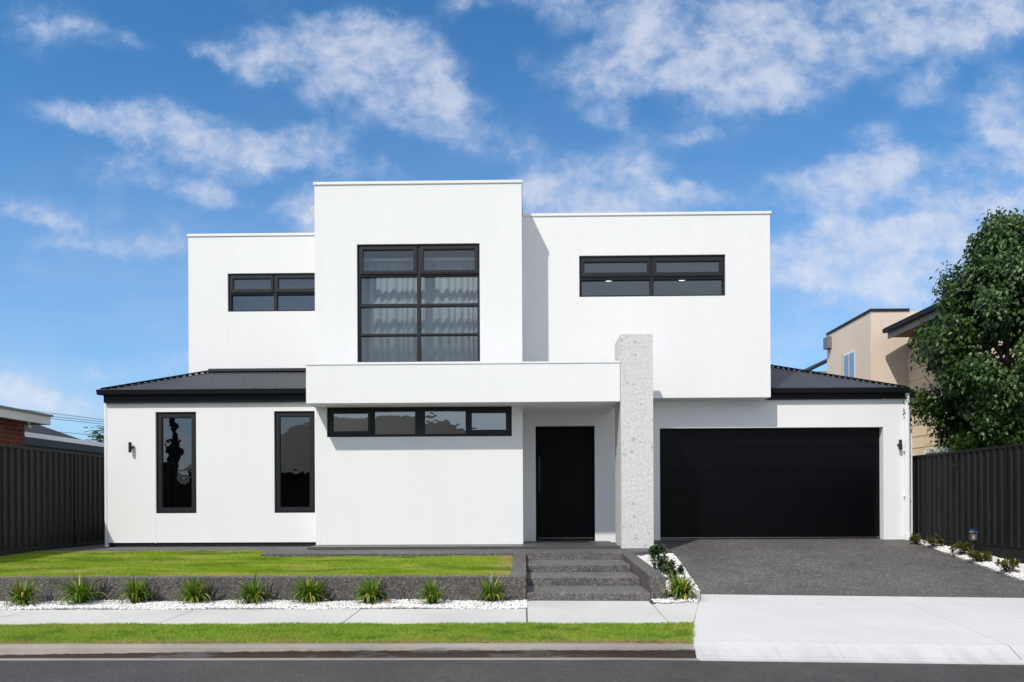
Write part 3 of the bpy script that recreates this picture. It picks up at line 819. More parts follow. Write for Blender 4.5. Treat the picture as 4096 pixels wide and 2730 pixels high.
cw = MB().prism([(1.67, Y_RW), (1.87, Y_RW), (1.87, 12.865), (1.67, 12.865)], 0.05, lambda x, y: 0.47 + (0.588 - 0.47) * max(0, (y - Y_RW) / 2.9)).build('cheek_wall', M_aggw, bevel=0.012)
tag(cw, 'sloping exposed aggregate side wall on the right of the steps', 'wall')

# ------------------------------------------------------------------ the house
YC, YL, YB, YR, YG, YN = 14.70, 15.05, 16.50, 15.53, 15.95, 14.08
XC0 = at(725, 1000, YC)[0]; XC1 = at(1201, 1000, YC)[0]
XL0 = at(247, 1080, YL)[0]
XB0 = at(433, 700, YB)[0]
XR1 = at(1770, 700, YR)[0]
XG1 = at(2096.5, 1080, YG)[0]
ZC = at(960, 421, YC)[1]; ZB = at(575, 541, YB)[1]; ZR = at(1480, 493, YR)[1]
ZRB = at(1640, 914, YR)[1]
ZN0 = at(1060, 925, YN)[1]; ZN1 = at(1060, 837, YN)[1]
house = thing('house', 'white rendered two storey house with black windows and flat parapets', 'house', (0, 15.5, 0.6))
def wall(b, **k): return b.build('wall', M_white, house, **k)
W_C = rect(751, 1176, 935, 1004, YC); W_E = rect(820.5, 1102.5, 560.5, 832, YC)
W_A = rect(357.5, 451, 947, 1180, YL); W_B = rect(630, 723.5, 945, 1179, YL)
W_D = rect(523, 733, 628, 716, YB); W_F = rect(1331, 1667, 586.5, 681.5, YR)
D_F = rect(1231, 1367, 979.5, 1243, YG); D_F = (D_F[0], D_F[1], 0.3, D_F[3])
D_G = rect(1516.5, 2030, 983, 1243, YG); D_G = (D_G[0], D_G[1], 0.3, D_G[3])
T = 0.22
# centre block
wall(MB().plate(XC0, XC1, 0.60, ZC, [W_C, W_E], YC, YC + T))
wall(MB().box(XC0, XC0 + T, YC + T, 21, 0.6, ZC)); wall(MB().box(XC1 - T, XC1, YC + T, 21, 0.6, ZC)); wall(MB().box(XC0 + T, XC1 - T, 20.8, 21, 0.6, ZC))
MB().box(XC0 + T, XC1 - T, YC + T, 20.8, ZC - 0.5, ZC - 0.3).build('roof_deck', M_roofgrey, house)
MB().box(XC0 + T, XC1 - T, YC + T, 20.8, 3.75, 3.95).build('upper_floor', M_room, house)
# left wing (single storey)
wall(MB().plate(XL0, XC0, 0.675, 3.56, [W_A, W_B], YL, YL + T))
MB().box(XL0 + .02, XC0, YL + .03, YL + T, 0.5, 0.674).build('plinth', M_black, house)
wall(MB().box(XL0, XL0 + T, YL + T, 21, 0.6, 3.56)); wall(MB().box(XL0 + T, XC0, 20.8, 21, 0.6, 3.56))
MB().box(XL0 + T, XC0, YL + T, 20.8, 3.3, 3.5).build('ceiling', M_room, house)
# left upper block
wall(MB().plate(XB0, XC0, 3.3, ZB, [W_D], YB, YB + T))
wall(MB().box(XB0, XB0 + T, YB + T, 21, 3.3, ZB)); wall(MB().box(XB0 + T, XC0, 20.8, 21, 3.5, ZB))
MB().box(XB0 + T, XC0, YB + T, 20.8, ZB - 0.4, ZB - 0.2).build('roof_deck', M_roofgrey, house)
# right upper block, cantilevered
wall(MB().plate(XC1, XR1, ZRB, ZR, [W_F], YR, YR + T))
wall(MB().box(XR1 - T, XR1, YR + T, 22, ZRB, ZR)); wall(MB().box(XC1, XR1 - T, 21.8, 22, ZRB, ZR))
MB().box(XC1, XR1 - T, YR + T, 21.8, ZRB + 0.001, ZRB + 0.2).build('soffit', M_soffit, house)
MB().box(XC1, XR1 - T, YR + T, 21.8, 6.68, ZR - 0.2).build('roof_deck', M_room, house)
# ground floor right: porch wall and garage wall in one line
wall(MB().plate(XC1, XG1, 0.60, 3.60, [D_F, D_G], YG, YG + T))
wall(MB().box(XG1 - T, XG1, YG + T, 22, 0.6, 3.60))
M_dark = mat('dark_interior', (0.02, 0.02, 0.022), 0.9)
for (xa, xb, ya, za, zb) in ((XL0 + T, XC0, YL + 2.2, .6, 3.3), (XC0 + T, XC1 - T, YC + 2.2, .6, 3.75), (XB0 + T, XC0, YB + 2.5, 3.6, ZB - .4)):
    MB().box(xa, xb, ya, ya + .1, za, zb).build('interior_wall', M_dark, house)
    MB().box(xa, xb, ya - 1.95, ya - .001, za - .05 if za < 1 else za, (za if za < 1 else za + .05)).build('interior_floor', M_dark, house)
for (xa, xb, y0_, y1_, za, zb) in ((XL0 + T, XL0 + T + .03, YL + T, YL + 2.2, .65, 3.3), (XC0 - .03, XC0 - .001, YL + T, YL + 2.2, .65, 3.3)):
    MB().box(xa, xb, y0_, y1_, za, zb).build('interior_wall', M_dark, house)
# canopy over strip window and porch
XN1 = at(1424.5, 880, YN)[0]
cn = MB()
cn.box(XC0 - .002, XN1, YN, YC - .002, ZN0, ZN1)
cn.box(XC1 + .002, XN1, YC - .002, YR - .002, ZN0, ZN1)
cn.box(XC1 + .002, XN1, YR - .002, YG - .002, ZN0, ZRB - .002)
cn.build('canopy', M_white, house)
# parapet cappings
def cap(x0, x1, y0, y1, z, t=0.055, o=0.02):
    MB().box(x0 - o, x1 + o, y0 - o, y0 + .24, z, z + t).build('capping', M_trim, house, bevel=0.004)
    return z + t
cap(XC0, XC1, YC, 21, ZC - .02)
MB().box(XC1 - .22, XC1 + .02, YC + .241, 21, ZC - .02, ZC + .035).build('capping', M_trim, house)
MB().box(XC0 - .02, XC0 + .22, YC + .241, 21, ZC - .02, ZC + .035).build('capping', M_trim, house)
MB().box(XB0 - .02, XC0 - .003, YB - .02, YB + .24, ZB - .02, ZB + .035).build('capping', M_trim, house, bevel=0.004)
MB().box(XB0 - .02, XB0 + .22, YB + .241, 21, ZB - .02, ZB + .035).build('capping', M_trim, house)
MB().box(XC1 + .023, XR1 + .03, YR - .02, YR + .24, ZR - .02, ZR + .035).build('capping', M_trim, house, bevel=0.004)
MB().box(XR1 - .22, XR1 + .03, YR + .241, 22, ZR - .02, ZR + .035).build('capping', M_trim, house)
MB().box(XC0 - .012, XN1, YN - .012, YN + .20, ZN1, ZN1 + .035).build('capping', M_trim, house, bevel=0.003)
MB().box(XC0, XN1 - .002, YN + .203, YC - .003, ZN1, ZN1 + .012).build('roof_membrane', M_flash, house)
MB().box(XC1 + .003, XN1 - .002, YC - .002, YR - .003, ZN1, ZN1 + .012).build('roof_membrane', M_flash, house)
# control joints in the render: fine beads standing a hair proud
def joint(px, yt, yb, Y):
    x, z1 = at(px, yt, Y); z0 = at(px, yb, Y)[1]
    MB().box(x - .004, x + .004, Y - .0015, Y + .01, z0, z1).build('control_joint', M_joint, house)
for j in ((820, 424, 560, YC), (1102, 424, 560, YC), (523, 545, 628, YB), (523, 717, 850, YB), (1331, 495, 586, YR), (1667, 495, 586, YR), (1331, 682, 830, YR), (1667, 682, 912, YR),
          (357, 1181, 1250, YL), (357, 918, 946, YL), (751, 1005, 1250, YC), (1176, 1005, 1250, YC), (2033, 922, 982, YG), (2035, 984, 1236, YG)):
    joint(*j)

# windows --------------------------------------------------------------------
def window(r, Y, fixed, awning, recess=0.055, gl=M_glass, label=None):
    """r: outer rect; fixed: pane rects; awning: (sash rect, pane rect) pairs"""
    e = 0.003
    x0, x1, z0, z1 = r[0] + e, r[1] - e, r[2] + e, r[3] - e
    yf_ = Y + recess
    holes = list(fixed) + [(a[0] + .012, a[1] - .012, a[2] + .012, a[3] - .012) for a, p in awning]
    w = MB().plate(x0, x1, z0, z1, holes, yf_, yf_ + .09).build('window', M_frame, house, bevel=0.003)
    if label: w['label'] = label
    # dark perimeter seal in front of the frame
    MB().plate(x0, x1, z0, z1, [(x0 + .012, x1 - .012, z0 + .006, z1 - .022)], yf_ - .012, yf_ - .0015).build('perimeter_seal', M_seal, w)
    for f in fixed:
        d = .012
        MB().plate(f[0], f[1], f[2], f[3], [(f[0] + d * .5, f[1] - d * .5, f[2] + d * .3, f[3] - d)], yf_ + .012, yf_ + .05).build('glazing_bead', M_seal, w)
        MB().box(f[0] + .001, f[1] - .001, yf_ + .052, yf_ + .058, f[2] + .001, f[3] - .001).build('pane', gl, w)
    for a, p_ in awning:
        ys_ = yf_ - .024
        MB().plate(a[0], a[1], a[2], a[3], [p_], ys_, yf_ - .0015).build('sash', M_frame, w, bevel=0.003)
        i = .022
        MB().plate(a[0] + i, a[1] - i, a[2] + i, a[3] - i, [(p_[0] - .012, p_[1] + .012, p_[2] - .012, p_[3] + .012)], ys_ - .005, ys_ - .001).build('sash_bead', M_frame, w, bevel=0.002)
        MB().plate(p_[0] - .001, p_[1] + .001, p_[2] - .001, p_[3] + .001, [(p_[0] + .006, p_[1] - .006, p_[2] + .004, p_[3] - .008)], ys_ + .006, ys_ + .022).build('glazing_bead', M_seal, w)
        MB().box(p_[0] - .005, p_[1] + .005, yf_ + .004, yf_ + .010, p_[2] - .005, p_[3] + .005).build('pane', gl, w)
    return w
q = lambda *a: rect(*a)
window(W_A, YL, [], [(q(362, 449, 951, 1178, YL), q(370.5, 439, 960, 1167, YL))], label='tall black framed window at the left end of the wall')
window(W_B, YL, [], [(q(634, 721, 949, 1176, YL), q(642, 711, 957, 1166, YL))], label='tall black framed window next to the projecting wall')
window(W_C, YC, [q(858, 953.5, 943, 998, YC), q(974, 1070, 941.5, 997, YC)],
       [(q(756, 852.5, 942, 999, YC), q(764, 845.5, 949.5, 991.5, YC)), (q(1075, 1172, 940, 997, YC), q(1083, 1163, 948, 988, YC))], gl=M_glass2, label='long strip window with four lights under the canopy')
window(W_D, YB, [q(529, 627.5, 676, 712.5, YB), q(634, 731, 675, 711.5, YB)],
       [(q(527.5, 626.5, 631, 672, YB), q(534.5, 621, 640, 664, YB)), (q(630, 730, 630, 671, YB), q(638, 723, 639, 663, YB))], label='upper window beside the white downpipe')
fx = []
for (a, c) in ((632.5, 697), (702, 766), (769, 831)):
    fx += [q(826.5, 957.5, a + 1.5, c, YC), q(965.5, 1098, a, c - 1, YC)]
window(W_E, YC, fx, [(q(826, 957.5, 565, 629, YC), q(833, 949.5, 573, 621.5, YC)), (q(964, 1099, 563.5, 628, YC), q(972, 1091, 572, 620, YC))], gl=M_glass3, label='big gridded window with curtains above the canopy')
window(W_F, YR, [q(1337, 1495.5, 641, 677.5, YR), q(1502.5, 1663, 639.5, 676.5, YR)],
       [(q(1336, 1495, 591, 635, YR), q(1342.5, 1488.5, 601.5, 626, YR)), (q(1500, 1663, 590, 634, YR), q(1508.5, 1655, 600, 625, YR))], label='wide upper window above the pillar')
# curtain: gathered pleats
rg = random.Random(5)
def curtain(x0, x1, z0, z1, Y, seed):
    rg = random.Random(seed); b = MB(); x = x0; pts = []
    while x < x1:
        p_ = rg.choice((rg.uniform(0.07, 0.12), rg.uniform(0.12, 0.20), rg.uniform(0.2, 0.3)))
        am = min(.035, p_ * rg.uniform(.12, .26))
        for k in range(12): pts.append((x + p_ * k / 12, Y + am * math.cos(2 * math.pi * k / 12)))
        x += p_
    n = len(pts)
    for z in (z0, z1):
        for a, c in pts: b.v.append((a, c if z == z0 else Y + (c - Y) * 0.75, z))
    for i in range(n - 1): b.f.append((i, i + 1, n + i + 1, n + i))
    o = b.build('curtain', M_curt, house, smooth=True)
    m_ = o.modifiers.new('thickness', 'SOLIDIFY'); m_.thickness = 0.003
    return o
zt = at(960, 604, YC + .4)[1]
curtain(W_E[0] - .2, (W_E[0] + W_E[1]) / 2 + .01, 3.97, zt, YC + .34, 2)
curtain((W_E[0] + W_E[1]) / 2 + .02, W_E[1] + .2, 3.97, zt, YC + .34, 9)
MB().box(W_E[0] - .2, W_E[1] + .2, YC + .26, YC + .42, zt, zt + .05).build('curtain_rail', M_trim, house)
MB().box(W_D[0] - .1, W_D[1], YB + .6, YB + .62, 4.6, at(600, 655, YB + .6)[1]).build('blind', M_greytrim, house)
MB().box(W_F[0] - .1, W_F[1] + .1, YR + .5, YR + .52, at(1500, 622, YR + .5)[1], 6.67).build('bulkhead', M_greytrim, house)
MB().box(at(1083, 960, YC + .2)[0] - .04, at(1163, 960, YC + .2)[0] + .04, YC + .23, YC + .24, at(1120, 962, YC + .2)[1], at(1120, 935, YC + .2)[1]).build('blind', M_greytrim, house)
for px in (1399, 1567.5):
    x, _ = at(px, 644, 17.6)
    MB().tube([(x, 17.6, 6.645), (x, 17.6, 6.679)], 0.085, 20).build('downlight', M_down, house)

# front door -------------------------------------------------------------
dz0 = Z_PORCH + .001
fd = MB().plate(D_F[0] + .002, D_F[1] - .002, dz0, D_F[3] - .002, [(D_F[0] + .055, D_F[1] - .04, dz0 + .05, D_F[3] - .05)], YG + .03, YG + .16).build('front_door', M_door, house, bevel=0.003)
x0, x1 = D_F[0] + .058, D_F[1] - .043; n = 8
for k in range(n):
    a = x0 + (x1 - x0) * k / n
    MB().box(a + .0012, a + (x1 - x0) / n - .0012, YG + .075, YG + .12, dz0 + .056, D_F[3] - .053).build('board', M_door, fd, bevel=0.003)
MB().box(x0 - .002, x1 + .002, YG + .121, YG + .15, dz0 + .05, D_F[3] - .05).build('door_core', M_black, fd)
xh = at(1239.5, 1080, YG)[0]
zh0, zh1 = at(1240, 1131, YG)[1], at(1240, 1050, YG)[1]
hb = MB(); hb.box(xh - .018, xh + .018, YG + .01, YG + .035, zh0, zh1)
for z in (zh0 + .12, zh1 - .12): hb.box(xh - .012, xh + .012, YG + .035, YG + .076, z - .015, z + .015)
hb.build('pull_handle', M_lampblack, fd, bevel=0.003)
MB().box(D_F[0] + .055, D_F[1] - .04, YG + .035, YG + .074, dz0 + .038, dz0 + .056).build('threshold_strip', M_steel, fd)
# garage door ---------------------------------------------------------------
gz0 = z_drive(5, YG) + .004
gd = MB().box(D_G[0] - .1, D_G[1] + .1, YG + T + .005, YG + T + .03, gz0, D_G[3] + .1).build('garage_door', M_black, house)
zz = [D_G[3] + .02] + [at(1773, y, YG + .15)[1] for y in (1029, 1081.5, 1133, 1184.5)] + [gz0 + .03]
for a, c in zip(zz[:-1], zz[1:]):
    MB().box(D_G[0] + .004, D_G[1] - .004, YG + .16, YG + T - .002, c + .0025, a - .0025).build('door_panel', M_garage, gd, bevel=0.004)
MB().box(D_G[0] + .004, D_G[1] - .004, YG + .150, YG + .20, gz0 + .001, gz0 + .028).build('bottom_seal', M_black, gd)
MB().box(D_G[0] + .004, D_G[1] - .004, YG + .146, YG + .1585, gz0 + .0285, gz0 + .040).build('bottom_rail', M_steel, gd)
for px in (1780, 1912):
    x, z = at(px, 1176, YG + .15)
    MB().tube([(x, YG + .152, z), (x, YG + .159, z)], 0.014, 12).build('sensor', M_lampblack, gd)

# pillar with stone tiles -----------------------------------------------------
PY0, PY1 = 14.02, 14.92
PXa, PXb = at(1427, 1000, PY0)[0], at(1501, 1000, PY0)[0]
PZ1 = at(1464, 768, PY0)[1]; PZ0 = Z_LAND + .001
pl = MB().box(PXa + .012, PXb - .012, PY0 + .012, PY1 - .012, PZ0, PZ1 - .012).build('pillar', M_mortar, house)
pl['label'] = 'tall square pillar clad in pale speckled stone tiles'
pl.data.materials[0] = M_joint
rows = [PZ1]; z = PZ1 - .232
while z > PZ0 + .02: rows.append(z); z -= .30
rows.append(PZ0)
jt = 0.0006
for i, (a, c) in enumerate(zip(rows[:-1], rows[1:])):
    zc = (a + c) / 2
    def tl(x0, x1, y0, y1):
        MB().box(x0, x1, y0, y1, c + jt, a - jt).build('stone_tile', M_tile, pl, origin=((x0 + x1) / 2, (y0 + y1) / 2, zc))
    tl(PXa, PXb, PY0, PY0 + .011)
    yj = PY0 + .61 if i % 2 == 0 else PY0 + .31
    for (xa, xb) in ((PXa, PXa + .011), (PXb - .011, PXb)):
        tl(xa, xb, PY0 + .0125, yj - jt); tl(xa, xb, yj + jt, PY1)
MB().box(PXa + .012, PXb - .012, PY0 + .012, PY1, PZ1 - .011, PZ1 - .002).build('stone_tile', M_tile, pl)

# roofs -------------------------------------------------------------------------
PITCH = 0.40
def corrug_front(x0, x1, y0, ze, run, hipx=None, side=1, pitchw=0.092, amp=0.011, cut=None):
    """sheet rising away from the viewer; hipx: x of the hip corner on the eave"""
    b = MB(); n = int((x1 - x0) / pitchw * 8)
    row0, row1 = [], []
    for i in range(n + 1):
        x = x0 + (x1 - x0) * i / n
        L = run
        if hipx is not None: L = max(0.0, min(run, (x - hipx) * side))
        w = amp * math.cos(2 * math.pi * x / pitchw)
        b.v.append((x, y0, ze + w)); b.v.append((x, y0 + L, ze + PITCH * L + w))
    for i in range(n): b.f.append((2 * i, 2 * i + 2, 2 * i + 3, 2 * i + 1))
    return b
def corrug_side(y0, y1, xe, ze, run, side, y_hip, pitchw=0.092, amp=0.011):
    """sheet facing left or right; rises from eave xe; side=+1 means rises towards +x"""
    b = MB(); n = int((y1 - y0) / pitchw * 6)
    for i in range(n + 1):
        y = y0 + (y1 - y0) * i / n
        L = max(0.0, min(run, y - y_hip)); w = amp * math.cos(2 * math.pi * y / pitchw)
        b.v.append((xe, y, ze + w)); b.v.append((xe + side * L, y, ze + PITCH * L + w))
    for i in range(n): b.f.append((2 * i, 2 * i + 1, 2 * i + 3, 2 * i + 2) if side > 0 else (2 * i, 2 * i + 2, 2 * i + 3, 2 * i + 1))
    return b
def gutter_x(x0, x1, yf, zt, name='gutter'):
    """quad gutter: front face with rolled top bead"""
    pr = [(yf, zt), (yf - .006, zt - .012), (yf + .004, zt - .024), (yf + .022, zt - .085), (yf + .030, zt - .10), (yf + .118, zt - .10), (yf + .118, zt), (yf + .110, zt), (yf + .110, zt - .09), (yf + .034, zt - .088), (yf + .014, zt - .02), (yf + .014, zt)]
    return MB().extrude_x(pr[::-1], x0, x1).build(name, M_gutter, house)
# left wing roof
GLY = YL - .20; GLX = at(220.5, 896, GLY)[0]; ZE = at(500, 893.5, GLY)[1]
RUN = 1.60
o = corrug_front(GLX + .05, XC0 - .004, GLY + .05, ZE - .004, RUN, GLX + .05, 1).build('roof_sheet', M_roof, house, smooth=True)
corrug_side(GLY + .05, 21, GLX + .05, ZE - .004, XB0 - GLX + .02, 1, GLY + .05).build('roof_sheet', M_roof, house, smooth=True)
MB().bar((GLX + .06, GLY + .06, ZE + .02), (GLX + .05 + RUN, GLY + .05 + RUN, ZE + PITCH * RUN + .02), .13, .03).build('hip_capping', M_gutter, house, bevel=.008)
xs = GLX + .05 + RUN - .05
MB().extrude_x([(GLY + RUN - .10, ZE + PITCH * RUN - .03), (GLY + RUN + .05, ZE + PITCH * RUN - .02), (GLY + RUN + .05, ZE + PITCH * RUN + .045), (GLY + RUN - .02, ZE + PITCH * RUN + .045)], xs, XC0 - .004).build('apron_flashing', M_gutter, house)
gutter_x(GLX, XC0 - .004, GLY, ZE)
MB().extrude_y([(GLX, ZE), (GLX - .006, ZE - .012), (GLX + .022, ZE - .085), (GLX + .03, ZE - .10), (GLX + .118, ZE - .10), (GLX + .118, ZE - .004), (GLX + .11, ZE)], GLY + .119, 21).build('gutter', M_gutter, house)
fb_ = MB()
fb_.box(XL0 - .02, XC0 - .004, YL - .075, YL - .002, 3.50, ZE - .03)
for z in (3.515, 3.54, 3.565): fb_.box(XL0 - .02, XC0 - .004, YL - .083, YL - .075, z, z + .012)
fb_.box(GLX + .12, XC0 - .004, YL - .079, YL - .04, ZE - .12, ZE - .05)
fb_.box(XL0 - .03, XL0 - .002, YL - .075, 21, 3.50, ZE - .06)
fb_.build('fascia', M_gutter, house)
# garage roof
GRY = YG - .20; GRX = at(2092, 891, GRY)[0]; ZER = at(1930, 891, GRY)[1]
RUNR = 3.4
corrug_front(XR1 - .3, GRX - .05, GRY + .05, ZER - .004, RUNR, GRX - .05, -1).build('roof_sheet', M_roof, house, smooth=True)
corrug_side(GRY + .05, 22, GRX - .05, ZER - .004, RUNR, -1, GRY + .05).build('roof_sheet', M_roof, house, smooth=True)
MB().bar((GRX - .06, GRY + .06, ZER + .02), (GRX - .05 - RUNR, GRY + .05 + RUNR, ZER + PITCH * RUNR + .02), .13, .03).build('hip_capping', M_gutter, house, bevel=.008)
gutter_x(XR1 + .003, GRX, GRY, ZER)
MB().extrude_y([(GRX, ZER), (GRX + .006, ZER - .012), (GRX - .022, ZER - .085), (GRX - .03, ZER - .10), (GRX - .118, ZER - .10), (GRX - .118, ZER - .004), (GRX - .11, ZER)][::-1], GRY + .119, 22).build('gutter', M_gutter, house)
fb_ = MB()
zf0 = at(1930, 916.5, YG - .05)[1]
fb_.box(XR1 - .25, XG1 + .01, YG - .075, YG - .002, zf0, ZER - .03)
for z in (zf0 + .02, zf0 + .05): fb_.box(XR1 - .25, XG1 + .01, YG - .083, YG - .075, z, z + .012)
fb_.box(XG1 + .002, XG1 + .03, YG - .075, 22, zf0, ZER - .06)
fb_.build('fascia', M_gutter, house)
# roof screws, rows of small heads
b = MB()
for (xa, xb, y0, ze, hx, sd) in ((GLX + .4, XC0 - .05, GLY + .05, ZE, GLX + .05, 1), (XR1 + .05, GRX - .4, GRY + .05, ZER, GRX - .05, -1)):
    for rowd in (0.10, 0.80, 1.42):
        x = xa
        while x < xb:
            if (x - hx) * sd > rowd + .1:
                b.box(x - .006, x + .006, y0 + rowd - .006, y0 + rowd + .006, ze + PITCH * rowd + .004, ze + PITCH * rowd + .014)
            x += 0.228
b.build('roof_screw', M_seal, house, kind='stuff')
# rainwater head and downpipes
hx0 = XC0
b = MB(); prof = [(-.34, 0.0), (-.35, .03), (0, .03), (0, 0.0)]
zt_, zb_ = at(706, 484, 15.35)[1], at(706, 538, 15.35)[1]
def conehead(x0, y, zt, zb):
    b = MB(); rings = []
    for (z, wx, wy) in ((zb, .085, .06), (zt - .03, .255, .26), (zt, .262, .27)):
        ring = []
        for k in range(13):
            a = math.pi / 2 + math.pi * k / 12
            ring.append((x0 + wx * math.cos(a), y + wy * math.sin(a), z))
        rings.append(ring)
    n = 13
    for r_ in rings: b.v += r_
    for k in range(2):
        for i in range(n - 1): b.f.append((k * n + i, k * n + i + 1, (k + 1) * n + i + 1, (k + 1) * n + i))
        b.f.append((k * n + n - 1, k * n, (k + 1) * n, (k + 1) * n + n - 1))
    b.f.append(tuple(range(2 * n, 3 * n))); b.f.append(tuple(range(n - 1, -1, -1)))
    return b
rh = conehead(XC0 - .003, 15.35, zt_, zb_).build('rain_head', M_trim, house)
def pipe(x, y, z0, z1, r=0.045, brackets=()):
    p_ = MB().tube([(x, y, z0), (x, y, z1)], r, 16).build('downpipe', M_trim, house, smooth=False)
    p_.data.shade_smooth() if False else None
    for z in brackets: MB().box(x - r - .012, x + r + .012, y - r * .3, y + r + .02, z - .012, z + .012).build('bracket', M_trim, p_, bevel=.003)
    return p_
pipe(XC0 - .05, 15.35, ZN1 - .3, zb_ + .02, .045, (4.9, 6.3))
pipe(XL0 - .05, YL + .06, Z_LAND, 3.56, .042)
xp = at(2085, 1080, YG - .06)[0]
pp = pipe(xp, YG - .07, 0.63, ZER - .11, .048, (1.55, 2.5))
MB().tube([(xp, YG - .07, 0.60), (xp, YG - .07, 0.78)], .056, 16).build('pipe_socket', M_trim, pp)
# wall corner pipe cover on left stays plain; lamps are their own things
def wall_lamp(px, yt, yb, Y, label, stem):
    x, z1 = at(px, yt, Y - .06); z0 = at(px, yb, Y - .06)[1]
    o = thing('wall_lamp', label, 'wall lamp', (x, Y - .07, z0), 'black cylinder wall lamps')
    MB().tube([(x, Y - .07, z0), (x, Y - .07, z1)], .031, 20).build('lamp_body', M_lampblack, o)
    MB().tube([(x, Y - .07, z0 - .002), (x, Y - .07, z0 + .003)], .024, 16).build('lens', M_lens, o)
    zm = (z0 + z1) / 2
    MB().tube([(x + stem * .6, Y - .045, zm), (x + stem * .6, Y - .001, zm)], .026, 16).build('wall_mount', M_lampblack, o)
wall_lamp(299.5, 1017, 1040, YL, 'black up and down wall lamp left of the tall windows', .022)
wall_lamp(2068.5, 1011, 1034, YG, 'black up and down wall lamp between garage door and downpipe', -.022)
# door mat
dm = MB().box(at(1262, 1240, 15.6)[0], at(1352, 1240, 15.6)[0], 15.25, 15.75, Z_PORCH + .001, Z_PORCH + .014).build('door_mat', M_black, bevel=.004)
tag(dm, 'thin black door mat lying in front of the front door', 'door mat')

# ------------------------------------------------------------------ fences
def fence(name, label, A, B, ztop, zbot, flip, plinth):
    """post-and-sheet steel fence from A to B (x,y); sheets ribbed"""
    A, B = Vector(A), Vector(B); L = (B - A).length; d = (B - A) / L; nrm = Vector((-d.y, d.x)) * flip
    root = thing(name, label, 'fence', (*((A + B) / 2), zbot))
    bay = 2.37; n = max(1, round(L / bay)); bay = L / n
    def P(s_, o_): 
        v = A + d * s_ + nrm * o_; return v.x, v.y
    def obox(s0, s1, o0, o1, z0, z1):
        b = MB(); pts = [P(s0, o0), P(s1, o0), P(s1, o1), P(s0, o1)]
        if flip < 0: pts = pts[::-1]
        return b.prism(pts if True else pts, z0, z1)
    for k in range(n + 1):
        obox(k * bay - .03, k * bay + .03, -.025, .032, zbot - .3, ztop + .005).build('post', M_fence, root, bevel=.003)
    for k in range(n):
        s0, s1 = k * bay + .031, (k + 1) * bay - .031
        obox(s0, s1, -.022, .024, ztop - .045, ztop).build('top_rail', M_fence, root, bevel=.004)
        obox(s0, s1, -.022, .024, zbot, zbot + .045).build('bottom_rail', M_fence, root, bevel=.004)
        for j in range(3):
            a = s0 + (s1 - s0) * j / 3; c = s0 + (s1 - s0) * (j + 1) / 3; w = c - a
            pts = []
            for q_ in range(4):
                o0 = a + w * q_ / 4; st_ = w / 4
                pts += [(o0, -.012), (o0 + st_ * .40, -.012), (o0 + st_ * .52, .016), (o0 + st_ * .82, .016), (o0 + st_ * .94, -.012)]
            pts.append((c - .001, -.012))
            b = MB()
            for z in (zbot + .046, ztop - .046):
                for s_, o_ in pts:
                    x, y = P(s_, o_); b.v.append((x, y, z))
            m_ = len(pts)
            for i in range(m_ - 1): b.f.append((i, i + 1, m_ + i + 1, m_ + i) if flip > 0 else (i, m_ + i, m_ + i + 1, i + 1))
            o = b.build('sheet', M_fence, root)
            sm = o.modifiers.new('thickness', 'SOLIDIFY'); sm.thickness = 0.002
    if plinth: obox(0, L, -.05, .045, plinth, zbot - .004).build('plinth', M_plinth, root, bevel=.008)
    return root
fence('steel_fence', 'dark ribbed steel fence in shade on the left of the lawn', (-9.19, 10.7), (-9.21, 19.75), 2.52, 0.60, -1, 0.1)
fence('steel_fence', 'charcoal ribbed steel fence on a plinth beside the driveway', (8.475, 8.567), (8.265, 17.7), 2.41, 0.62, 1, -0.05)

# ------------------------------------------------------------------ strappy plants and shrubs
def strap_plant(x, y, z, h, spread, n, seed, label, group):
    n = int(n * 2.1)
    rg = np.random.default_rng(seed)
    V = []; F = []; b = 0; K = 6
    for i in range(n):
        az = rg.uniform(0, 2 * np.pi); L = h * rg.uniform(0.75, 1.4); lean = rg.uniform(0.08, 1.0) ** 0.65 * spread * 1.25
        w = rg.uniform(0.0085, 0.0145); bx, by = x + rg.normal(0, .022), y + rg.normal(0, .022)
        d = np.array([math.cos(az), math.sin(az), 0]); s_ = np.array([-d[1], d[0], 0])
        p_ = np.array([bx, by, z]); ang = lean * 0.45; step = L / K; droop = rg.uniform(0.02, 0.26) * (0.4 + lean)
        for k in range(K + 1):
            ww = w * (1 - (k / K) ** 2.2) * (0.75 + 0.5 * min(1, k / 2)) + 0.0004
            V += [p_ - s_ * ww, p_ + s_ * ww]
            p_ = p_ + (d * math.sin(ang) + np.array([0, 0, math.cos(ang)])) * step
            ang += droop * (1 + 0.35 * k)
        for k in range(K): F.append((b + 2 * k, b + 2 * k + 1, b + 2 * k + 3, b + 2 * k + 2))
        b += 2 * (K + 1)
    root = thing('strappy_plant', label, 'plant', (x, y, z), group)
    np_mesh('leaf_tuft', np.array(V), 0, M_strap, root, faces=np.array(F))
    MB().tube([(x, y, z - .02), (x, y, z + .05)], [.03, .02], 8).build('crown_base', M_strap, root)
    return root
G1 = 'strappy plants along the retaining wall'
